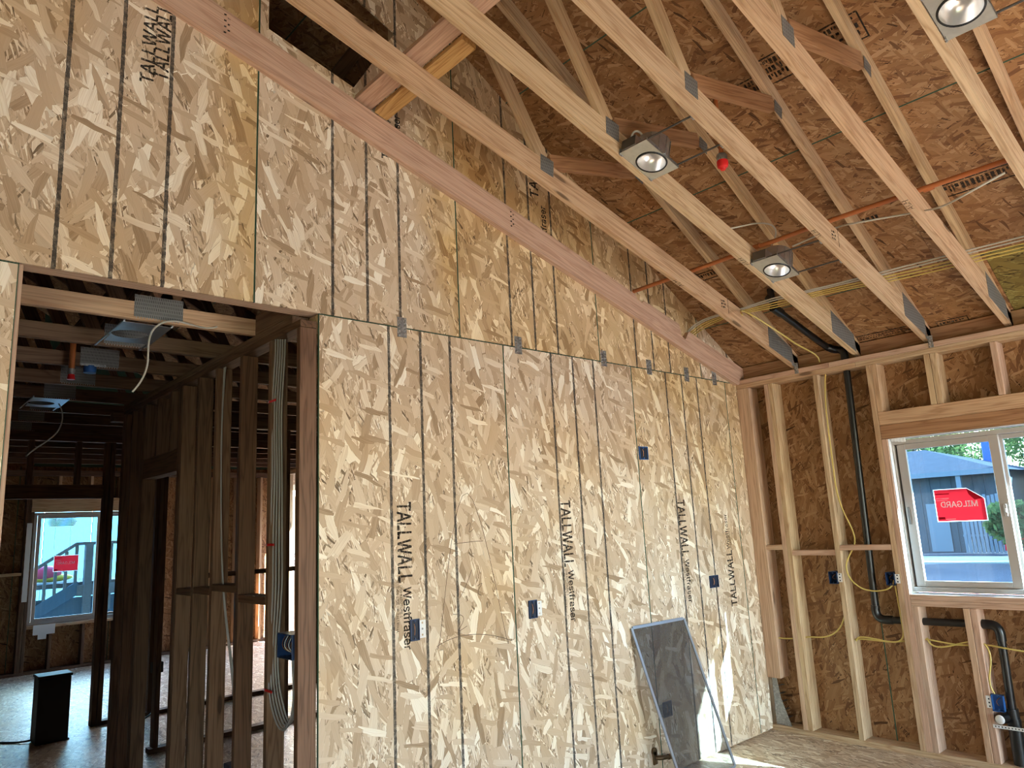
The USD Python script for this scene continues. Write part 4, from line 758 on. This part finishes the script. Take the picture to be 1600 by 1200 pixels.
# far outside wall with its window
wf = struct('wall_far')
win2 = sbox(.285, .625, 1.50, 2.150); slit = sbox(1.74, .30, 1.88, 2.1)
for k in range(-5, 4):
    x0 = .1 + k * PW; g = sbox(max(x0, -5.9), 0.0, min(x0 + PW, 3.98), 2.795).difference(win2).difference(slit)
    for q in getattr(g, 'geoms', [g]):
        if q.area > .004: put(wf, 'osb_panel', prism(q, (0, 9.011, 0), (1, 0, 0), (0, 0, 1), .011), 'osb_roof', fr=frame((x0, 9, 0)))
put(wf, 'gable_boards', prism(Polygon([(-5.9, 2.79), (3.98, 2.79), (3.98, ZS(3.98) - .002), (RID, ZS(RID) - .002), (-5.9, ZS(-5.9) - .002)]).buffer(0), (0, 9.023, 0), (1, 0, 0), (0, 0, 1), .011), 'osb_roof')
ya, yb = 8.858, 8.998
bbox(wf, 'bottom_plate', (-5.8, ya, 0), (3.82, yb, .038), 'fir_shaded_dark'); bbox(wf, 'top_plate', (-5.8, ya, 2.654), (3.82, yb, 2.729), 'fir_shaded_dark')
bbox(wf, 'header', (.245, ya, 2.152), (1.54, yb, 2.335), 'fir'); bbox(wf, 'window_sill_plate', (.285, ya, .585), (1.50, yb, .623), 'fir')
for x in (-.62, -.21, .18, .205, .246, 1.502, 1.541, 1.70, 1.882, 1.922, 2.3, 2.7, 3.1, 3.5): bbox(wf, 'stud', (x, ya, .039), (x + .037, yb, 2.652 if not .24 < x < 1.51 else 2.150), 'fir' if x > 1.6 else 'fir_shaded_dark')
for x in (.55, .95, 1.35): bbox(wf, 'cripple_stud', (x, ya, .039), (x + .037, yb, .584), 'fir_shaded_dark'); bbox(wf, 'cripple_stud', (x, ya, 2.337), (x + .037, yb, 2.652), 'fir')
bbox(wf, 'fire_block', (-.58, ya, 1.30), (.178, ya + .09, 1.338), 'fir')
for k in range(13): bbox(wf, 'stud', (-5.8 + .4064 * k, ya, .039), (-5.763 + .4064 * k, yb, 2.652), 'fir_shaded_dark') if k < 12 else None
w2 = struct('window_2')
def sheet(x0, x1, z0, z1, y): return trimesh.Trimesh([[x0, y, z0], [x1, y, z0], [x1, y, z1], [x0, y, z1]], [[0, 1, 2], [0, 2, 3]], process=False)
def ring2(name, x0, x1, z0, z1, wd, ya_, yb_, m):
    bbox(w2, name, (x0, ya_, z0), (x0 + wd, yb_, z1), m); bbox(w2, name, (x1 - wd, ya_, z0), (x1, yb_, z1), m)
    bbox(w2, name, (x0 + wd, ya_, z0), (x1 - wd, yb_, z0 + wd), m); bbox(w2, name, (x0 + wd, ya_, z1 - wd), (x1 - wd, yb_, z1), m)
ring2('frame_member', .295, 1.49, .632, 2.142, .035, 8.93, 9.03, 'vinyl'); ring2('sash_member', .340, 1.13, .668, 2.106, .042, 8.945, 8.975, 'vinyl'); ring2('fixed_stop', 1.10, 1.455, .668, 2.106, .03, 8.99, 9.02, 'vinyl')
put(w2, 'glass_pane', sheet(.380, 1.09, .708, 2.066, 8.958), 'pane2'); put(w2, 'glass_pane', sheet(1.13, 1.425, .70, 2.076, 9.004), 'pane2')
put(w2, 'torn_wrap', join(ibox((.36, 8.852, .50), (.62, 8.855, .63)), ibox((.42, 8.849, .44), (.52, 8.852, .52))), 'wrap'); bbox(w2, 'hanging_film', (.20, 8.846, .95), (.262, 8.850, 2.0), 'wrap')
sg2 = thing('window_sticker', 'small red maker sticker on the far window seen through the doorway', 'sticker', (.7, 8.95, 1.4), 'window stickers')
sticker(sg2, (.565, 8.950, 1.318), (1, 0, 0), (0, 0, 1), (0, -1, 0), .31, .222, fold=False)
# walls that close the rooms, behind and beside the camera
wz = struct('wall_left')
g = sbox(-5.7, 0, 9.0, 2.87)
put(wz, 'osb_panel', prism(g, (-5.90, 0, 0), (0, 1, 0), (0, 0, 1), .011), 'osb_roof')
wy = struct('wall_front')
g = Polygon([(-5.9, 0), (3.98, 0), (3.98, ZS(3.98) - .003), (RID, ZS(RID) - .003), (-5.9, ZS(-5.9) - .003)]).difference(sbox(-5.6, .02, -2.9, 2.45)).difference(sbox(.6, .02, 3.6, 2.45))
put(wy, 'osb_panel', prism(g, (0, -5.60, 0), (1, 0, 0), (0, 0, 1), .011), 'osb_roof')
for a, b in ((-5.6, -2.9), (.6, 3.6)): bbox(wy, 'header', (a, -5.59, 2.45), (b, -5.45, 2.70), 'fir')
# hallway ceiling chords
HL = ['nearest ceiling chord seen through the doorway, with the largest metal plate', 'second ceiling chord in the hallway, behind the hanging light plate', 'third ceiling chord in the hallway, with the plate left of the hanging cable', 'fourth ceiling chord in the hallway, by the red sprinkler drop']
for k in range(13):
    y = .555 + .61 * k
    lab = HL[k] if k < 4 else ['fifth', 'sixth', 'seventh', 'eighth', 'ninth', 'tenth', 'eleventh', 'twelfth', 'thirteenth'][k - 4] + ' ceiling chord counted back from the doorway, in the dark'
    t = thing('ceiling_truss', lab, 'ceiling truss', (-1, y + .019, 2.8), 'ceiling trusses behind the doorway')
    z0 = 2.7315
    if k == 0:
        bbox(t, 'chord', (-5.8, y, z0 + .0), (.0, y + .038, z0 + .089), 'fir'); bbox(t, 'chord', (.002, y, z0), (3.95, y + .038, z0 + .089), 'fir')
    else: bbox(t, 'chord', (-5.8, y, z0), (3.95, y + .038, z0 + .089), 'fir_shaded' if k < 4 else 'fir_shaded_dark')
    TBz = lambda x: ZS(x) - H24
    board(t, 'top_chord', (RID, y + .019, TBz(RID) + .05), (3.95, y + .019, TBz(3.95) + .05), (0, 1, 0), .036, .085, 'fir_shaded_dark'); board(t, 'top_chord', (RID, y + .019, TBz(RID) + .05), (-5.8, y + .019, TBz(-5.8) + .05), (0, 1, 0), .036, .085, 'fir_shaded_dark')
    for (xa, xb_) in ((-.55, .55), (-.55, -1.6), (1.5, .6)): board(t, 'web', (xa, y + .019, z0 + .10), (xb_, y + .019, TBz(xb_) - .02), (0, 1, 0), .034, .086, 'fir_shaded_dark')
    if k < 8: put(t, 'connector_plate', ibox((-.70 + .01 * k, y - .0018, z0 + .012), (-.47 + .004 * k, y - .0004, z0 + .125)), 'nail_plate')
    if k < 8: put(t, 'plate_teeth', join(*[ibox((-.69 + .01 * k + .014 * q, y - .002, z0 + .004), (-.686 + .01 * k + .014 * q, y, z0 + .011)) for q in range(15)]), 'steel')
# retrofit light plates and cables hanging under the chords
for k, (ya_, lab) in enumerate(((.62, 'dark metal light plate with a round hole under the first hallway chords'), (2.95, 'metal light plate further back under the hallway chords'))):
    t = thing('light_plate', lab, 'light mounting plate', (-.62, ya_ + .2, 2.72), 'light plates in the hallway ceiling')
    cx, cyy, r = -.645, ya_ + .21, .085
    pl = Polygon([(-.72, ya_ + .40), (-.735, ya_ - .02), (-.505, ya_ - .02), (-.495, ya_ + .38)]).difference(Polygon([(cx + r * math.cos(g_), cyy + r * math.sin(g_)) for g_ in np.linspace(0, 6.283, 33)[:-1]]))
    put(t, 'sheet', prism(pl, (0, 0, 2.722), (1, 0, 0), (0, 1, 0), .002), 'steel')
    put(t, 'hanger_bar', join(ibox((-.735, ya_ - .03, 2.724), (-.728, ya_ + .55, 2.732)), ibox((-.51, ya_ - .03, 2.724), (-.503, ya_ + .55, 2.732))), 'steel')
cable('hanging_cable', [(-.30, .54, 2.745), (-.45, .53, 2.735), (-.565, .52, 2.725), (-.60, .55, 2.70), (-.628, .55, 2.60), (-.63, .55, 2.50), (-.655, .55, 2.42), (-.69, .55, 2.365)], .0048, 'white_wire', 'white cable hanging free below the first hallway light plate')
cable('hanging_cable', [(-.56, 3.0, 2.70), (-.53, 3.0, 2.62), (-.55, 3.0, 2.50), (-.66, 3.0, 2.38), (-.74, 3.0, 2.30)], .005, 'white_wire', 'thin white cable hanging far back in the hallway')
p = V(-.735, 1.70, 2.66); s3 = thing('fire_sprinkler', 'sprinkler head with red cap in the dark hallway ceiling', 'sprinkler', p)
put(s3, 'drop_pipe', cyl(p + V(0, 0, .03), p + V(0, 0, .2), .017, 12), 'orange_pipe', smooth=40); put(s3, 'collar', cyl(p, p + V(0, 0, .035), .021, 14), 'zinc', smooth=40); put(s3, 'red_cap', cyl(p + V(0, 0, -.03), p, .022, 14, .018), 'red_plastic', smooth=40)
t = thing('ceiling_box', 'blue box at the hallway ceiling beside the red sprinkler cap', 'electrical box', (-.65, 1.68, 2.72))
put(t, 'box', lathe([(0, -.022), (.034, -.022), (.036, 0), (.034, .02), (0, .02)], (-.64, 1.69, 2.70), (0, 0, 1), 18), 'blue_bright', smooth=35); put(t, 'bracket', ibox((-.70, 1.66, 2.715), (-.56, 1.665, 2.73)), 'zinc')
# cables in the partition, staples, three-gang box
for k in range(5):
    x = -.082 + .010 * k; d = .006 * k
    cable('partition_cable', [(x, .31 - d, 2.655), (x, .325 - d, 2.45), (x, .34 - d, 2.30), (x, .33 - d, 2.0), (x, .372 - d * 2 - .03, 1.6), (x, .36 - d * 2 - .02, 1.40), (x, .345 - d, 1.0), (x, .28 - d, .83 + d), (x, .19, .775 + d), (x, .10 + d, .84 + d), (x, .075 + d, .99), (x, .09 + d, 1.13)], 0.0045, 'grey_wire', f'{["leftmost", "second", "middle", "fourth", "rightmost"][k]} grey cable of the looped bundle beside the doorway end stud', 'cable bundle beside the doorway')
for k in range(2):
    cable('partition_cable', [(-.06, 1.07 - .02 * k, 2.655), (-.06, 1.085, 2.33), (-.06, 1.06, 1.8), (-.06, .98 - .01 * k, 1.30), (-.06, .87 - .02 * k, 1.0), (-.06, .80, .6)], 0.0045, 'grey_wire', ['grey cable in the third stud bay of the partition', 'second cable leaning in the third stud bay of the partition'][k])
for k, z in enumerate((2.33, 1.61, .93)):
    t = thing('cable_staple', ['topmost red cable staple on the doorway bundle', 'middle red cable staple on the doorway bundle', 'lowest red cable staple on the doorway bundle'][k], 'cable staple', (-.075, .345, z), 'red staples on the cable bundle')
    put(t, 'strap', ibox((-.094, .28, z - .006), (-.088, .372, z + .006), .002), 'red_plastic'); put(t, 'nail', lathe([(0, .004), (.005, .002), (.005, 0)], (-.094, .36, z), (-1, 0, 0), 8), 'steel')
t = thing('switch_box', 'dark blue three-gang box full of wires on the doorway end stud', 'electrical box', (-.05, .12, 1.15))
put(t, 'box_shell', join(ibox((-.102, .052, 1.095), (-.03, .056, 1.205)), ibox((-.102, .200, 1.095), (-.03, .204, 1.205)), ibox((-.102, .056, 1.095), (-.03, .20, 1.099)), ibox((-.102, .056, 1.201), (-.03, .20, 1.205)), ibox((-.033, .056, 1.099), (-.03, .20, 1.201))), 'blue_box')
for k in range(6): put(t, 'wire', tube(spline([(-.04, .07 + .022 * k, 1.11), (-.085, .075 + .022 * k, 1.15), (-.07, .068 + .022 * k, 1.19)], 5), .0022, 5), 'copper' if k % 2 else 'white_wire')
t = thing('low_outlet_box', 'dark outlet box low on a partition stud at the bottom edge', 'electrical box', (-.06, .98, .42))
put(t, 'box_shell', ibox((-.10, .73 + .02, .40), (-.03, .81 + .02, .52), .004), 'dark_inside'); put(t, 'plate', ibox((-.1015, .765, .42), (-.1000, .79, .50)), 'zinc')
# black heater-like box on the hall floor
t = thing('black_box', 'black upright speaker-like box standing on the floor behind the doorway', 'speaker box', (-.17, 4.63, 0))
put(t, 'body', ibox((-.292, 4.52, .012), (-.045, 4.735, .535), .004), 'black_box'); put(t, 'top_panel', ibox((-.300, 4.51, .536), (-.036, 4.745, .560), .004), 'black_box'); put(t, 'plinth', ibox((-.285, 4.53, 0), (-.030, 4.73, .013), .002), 'black_box')
cable('floor_cord', [(-.292, 4.70, .02), (-.40, 4.80, .008), (-.52, 4.93, .008), (-.70, 4.98, .008), (-.95, 5.0, .008)], .008, 'black_pipe', 'black cord on the floor left of the black box')
t = thing('cord_reel_plug', 'black plug block with hanging cords behind the partition studs', 'plug', (.72, 4.83, .42))
put(t, 'block', ibox((.70, 4.76, .40), (.80, 4.845, .50), .006), 'black_box')
for k in range(2): put(t, 'cord', tube(spline([(.73 + .02 * k, 4.80, .40), (.75 + .02 * k, 4.79, .25), (.76, 4.76, .12), (.62, 4.70, .012), (.45, 4.66, .01)], 6), .007, 7), 'black_pipe')
# ---------------------------------------------------------------- outside: street seen through the window
g0 = struct('ground')
put(g0, 'yard', ibox((-60, -60, -1.6), (-6.2, 90, -.55)), 'grass'); put(g0, 'front_yard', ibox((-6.2, -60, -1.6), (4.6, -5.8, -.35)), 'concrete'); put(g0, 'back_yard', ibox((-6.2, 9.3, -1.6), (4.6, 90, -.55)), 'concrete')
put(g0, 'side_yard', ibox((4.02, -60, -1.6), (29.5, 90, -.55)), 'asphalt')
put(g0, 'pale_drive', ibox((29.5, -60, -1.6), (33.0, 90, -.50)), 'drive')
put(g0, 'verge', ibox((33.0, -60, -1.6), (90, 90, -.52)), 'asphalt')
nb = struct('neighbour_building')  # unseen block added to cast shade on the street
put(nb, 'wall', ibox((22, -17, -.6), (34.5, -5, 11.5)), 'house_wall')
po = struct('porch')  # unseen roof on posts, added to keep direct sun off the floor
put(po, 'porch_roof', ibox((-6.4, -7.9, 2.62), (4.2, -6.02, 2.72)), 'fir')
for x in (-6.2, -1.2, 4.0): put(po, 'porch_post', ibox((x, -7.8, -.4), (x + .12, -7.68, 2.615), .01), 'fir')
def house(name, label, x, y0, y1, ez, rz, depth, wallm='house_wall', hip=None):
    """low house with its eave towards us at x; roof ridge parallel to it."""
    t = thing(name, label, 'house', (x, (y0 + y1) / 2, -.5))
    n = int((y1 - y0) / .45)
    put(t, 'wall', join(ibox((x + .5, y0, -.52), (x + depth, y1, ez)), *[ibox((x + .47, y0 + .45 * k, -.5), (x + .5, y0 + .45 * k + .03, ez - .05)) for k in range(n)]), wallm)
    rm, g0_, g1_ = x + depth / 2, y0 - .5, y1 + .5; hp = hip or 0.0
    xa, xb = x - .3, x + depth + .3
    vv = [[xa, g0_, ez], [xb, g0_, ez], [xb, g1_, ez], [xa, g1_, ez], [rm, g0_ + hp, rz], [rm, g1_, rz]]
    put(t, 'roof', (np.array(vv), [[0, 3, 5], [0, 5, 4], [2, 1, 4], [2, 4, 5], [1, 0, 4], [3, 2, 5], [0, 1, 2], [0, 2, 3]]), 'house_roof')
    if not hip: put(t, 'gable', prism(Polygon([(x + .5, ez), (x + depth, ez), (rm, rz - .25)]), (0, g0_ - .01, 0), (1, 0, 0), (0, 0, 1), .05), wallm)
    put(t, 'fascia', ibox((x - .34, y0 - .5, ez - .16), (x - .29, y1 + .5, ez + .06)), 'house_trim')
    return t
h = house('neighbour_house', 'long low house with a pale eave seen through the left window sash', 36.0, 6.9, 15.0, 3.06, 4.45, 7.0, hip=4.2)
put(h, 'door', ibox((36.44, 9.0, -.5), (36.47, 9.9, 1.7)), 'house_trim'); put(h, 'window', ibox((36.44, 10.4, .6), (36.47, 12.0, 1.9)), 'dark_steel')
put(h, 'porch_post', ibox((35.75, 8.05, -.5), (35.95, 8.25, 2.95)), 'house_trim')
fy = thing('slat_fence', 'pale upright slat fence beside the neighbour house', 'fence', (35, 7, -.5))
for k in range(10): put(fy, 'slat', ibox((35.2, 6.55 + .16 * k, -.5), (35.24, 6.67 + .16 * k, 2.0 - .03 * (k % 3)), .01), 'house_trim')
for z in (.2, 1.5): put(fy, 'rail', ibox((35.25, 6.5, z), (35.3, 8.15, z + .09)), 'house_trim')
ch = thing('blue_chimney', 'bright blue block rising behind the neighbour roof', 'chimney', (44, 8.9, 3))
put(ch, 'stack', ibox((43.9, 8.45, -.5), (44.8, 9.25, 5.15), .02), 'tape_blue'); put(ch, 'cap', ibox((43.8, 8.35, 5.15), (44.9, 9.35, 5.27), .02), 'blue_bright')
h2 = house('second_house', 'gabled pale house at the right edge of the window', 40.0, -3.0, 5.9, 3.3, 6.4, 6.0, 'house_trim')
put(h2, 'garage_door', ibox((40.42, 1.0, -.5), (40.47, 4.4, 1.9)), 'house_wall')
dk = thing('red_van', 'dark red boxy van parked at the right edge of the window', 'van', (32, 5.6, -.5))
put(dk, 'body', prism(Polygon([(0, .35), (4.4, .35), (4.4, 1.1), (3.6, 1.25), (3.0, 1.95), (.1, 1.95)]), (33.2, 5.6, -.55), (0, -1, 0), (0, 0, 1), 1.8), 'red_dark')
for u in (.9, 3.5):
    put(dk, 'wheel', cyl((31.38, 5.6 - u, -.2), (31.62, 5.6 - u, -.2), .34, 20), 'black_rim')
put(dk, 'side_window', ibox((33.19, 5.3, .75), (33.21, 2.9, 1.25)), 'dark_steel')
def tree(label, p, h, r, n, seed, trunk=.16, cat='tree', name='garden_tree', leaf=.22):
    rs = np.random.RandomState(seed); t = thing(name, label, cat, p); p = V(*p)
    parts = [tube(spline([p + V(0, 0, -.1), p + V(.1, .1, h * .35), p + V(-.1, .15, h * .7)], 4), np.linspace(trunk, trunk * .4, 9), 7)]
    for k in range(9):
        a = rs.uniform(0, 6.28); q = p + V(0, .1, h * rs.uniform(.3, .6)); e = q + V(math.cos(a), math.sin(a), .5) * r * rs.uniform(.6, 1.0); parts.append(tube(spline([q, (q + e) / 2 + V(0, 0, .15 * r), e], 3), np.linspace(trunk * .35, trunk * .08, 7), 5))
    put(t, 'trunk', join(*parts), 'bark')
    d = rs.normal(size=(n, 3)); d /= np.linalg.norm(d, axis=1, keepdims=True); c = d * (rs.uniform(.35, 1, (n, 1)) ** .5) * [r, r, h * .36]; c += (meshkit.noise(c * 1.3, seed) - .5)[:, None] * r * .5
    c = c + p + V(0, 0, h * .66); u = rs.normal(size=(n, 3)); u /= np.linalg.norm(u, axis=1, keepdims=True); w = np.cross(u, rs.normal(size=(n, 3))); w /= np.linalg.norm(w, axis=1, keepdims=True); s = rs.uniform(.6, 1.2, (n, 1)) * leaf
    vv = np.stack([c - u * s, c + w * s * .45, c + u * s, c - w * s * .45], 1).reshape(-1, 3); i = np.arange(n)[:, None] * 4
    put(t, 'foliage', (vv, np.vstack([i + [0, 1, 2], i + [0, 2, 3]])), 'leaf', kind='stuff')
tree('leafy tree behind the neighbour roof at the top left of the window', (50, 14.6, -.5), 10.0, 3.2, 5200, 1)
tree('leafy tree between the two houses beyond the window', (56, 8.4, -.5), 11.0, 3.2, 5200, 2)
tree('feathery tree over the right house in the window', (35.6, 2.6, -.5), 7.0, 2.0, 4200, 3)
tree('leafy bush at the left edge of the window view', (27, 8.6, -.5), 2.6, 1.0, 1500, 4, .05, 'bush', 'garden_bush', .14)
tree('pale green bush right of the sash stile', (29.0, 4.6, -.5), 2.2, .9, 1500, 5, .05, 'bush', 'garden_bush', .14)
tree('tall tree beyond the neighbour house', (62, 15.5, -.5), 13.0, 4.2, 4200, 8)
# ---------------------------------------------------------------- outside: back deck seen through the far window
dr = thing('deck_railing', 'weathered deck railing with balusters outside the far window', 'railing', (1.3, 11.6, -.5))
A, B, C_ = V(.55, 11.5, 1.17), V(1.36, 11.5, 1.70), V(3.4, 11.5, 1.70)
board(dr, 'sloping_rail', A, B, (0, 1, 0), .09, .05, 'deck'); board(dr, 'top_rail', B, C_, (0, 1, 0), .09, .05, 'deck')
bbox(dr, 'post', (1.50, 11.45, -.5), (1.62, 11.57, 1.70), 'deck', c=.006)
for k in range(6):
    x = .62 + .15 * k; board(dr, 'baluster', (x, 11.5, .45 + (x - .55) * .654), (x, 11.5, 1.14 + (x - .55) * .654), (0, 1, 0), .045, .045, 'deck')
for k in range(8):
    x = 1.75 + .16 * k; board(dr, 'baluster', (x, 11.5, .55), (x, 11.5, 1.68), (0, 1, 0), .045, .045, 'deck')
board(dr, 'stringer', (.50, 11.5, .42), (1.45, 11.5, .98), (0, 1, 0), .05, .20, 'deck_blue'); bbox(dr, 'deck_beam', (1.40, 11.46, .82), (3.6, 11.54, 1.0), 'deck')
bbox(dr, 'deck_floor', (.3, 11.58, .97), (3.6, 13.3, 1.05), 'deck'); bbox(dr, 'deck_leg', (3.4, 13.1, -.55), (3.5, 13.2, .97), 'deck')
bbox(dr, 'skirt_board', (.3, 11.52, -.55), (3.6, 11.56, .80), 'deck_blue')
ky = thing('toy_slide', 'pink and yellow plastic boat-like toy behind the deck railing', 'toy', (1.1, 12.2, 1.1))
put(ky, 'pink_shell', trimesh.creation.icosphere(3, 1.0).apply_transform(np.diag([.26, .12, .13, 1])).apply_translation((1.02, 12.1, 1.22)), 'pink', smooth=True)
put(ky, 'yellow_band', trimesh.creation.icosphere(3, 1.0).apply_transform(np.diag([.36, .11, .07, 1])).apply_translation((1.10, 12.12, 1.13)), 'yellow', smooth=True)
put(ky, 'handle', tube(spline([(1.30, 12.1, 1.22), (1.40, 12.1, 1.34), (1.50, 12.1, 1.18)], 6), .02, 8), 'black_rim', smooth=True)
pr2 = thing('porch_panel', 'pale blue neighbouring wall beyond the deck', 'wall', (1, 17, 1))
for k in range(6): put(pr2, 'panel', ibox((-2.2 + 1.0 * k, 17 , -.55), (-1.22 + 1.0 * k, 17.06, 3.3 + .25 * (k % 2)), .01), 'deck_blue')
bk = thing('hanging_basket', 'oval wire basket hanging outside the far window', 'hanging basket', (.95, 10.6, 2.05))
for k in range(7): put(bk, 'hoop', tube([V(.95 + (.21 - .01 * abs(k - 3)) * math.cos(g_), 10.6 + .12 * math.sin(g_), 2.00 + .02 * k) for g_ in np.linspace(0, 6.283, 19)], .004, 5), 'dark_steel')
for x in (.86, 1.08): put(bk, 'hanging_wire', tube([(x, 10.6, 1.62), (x, 10.6, 4.60)], .003, 5), 'dark_steel')
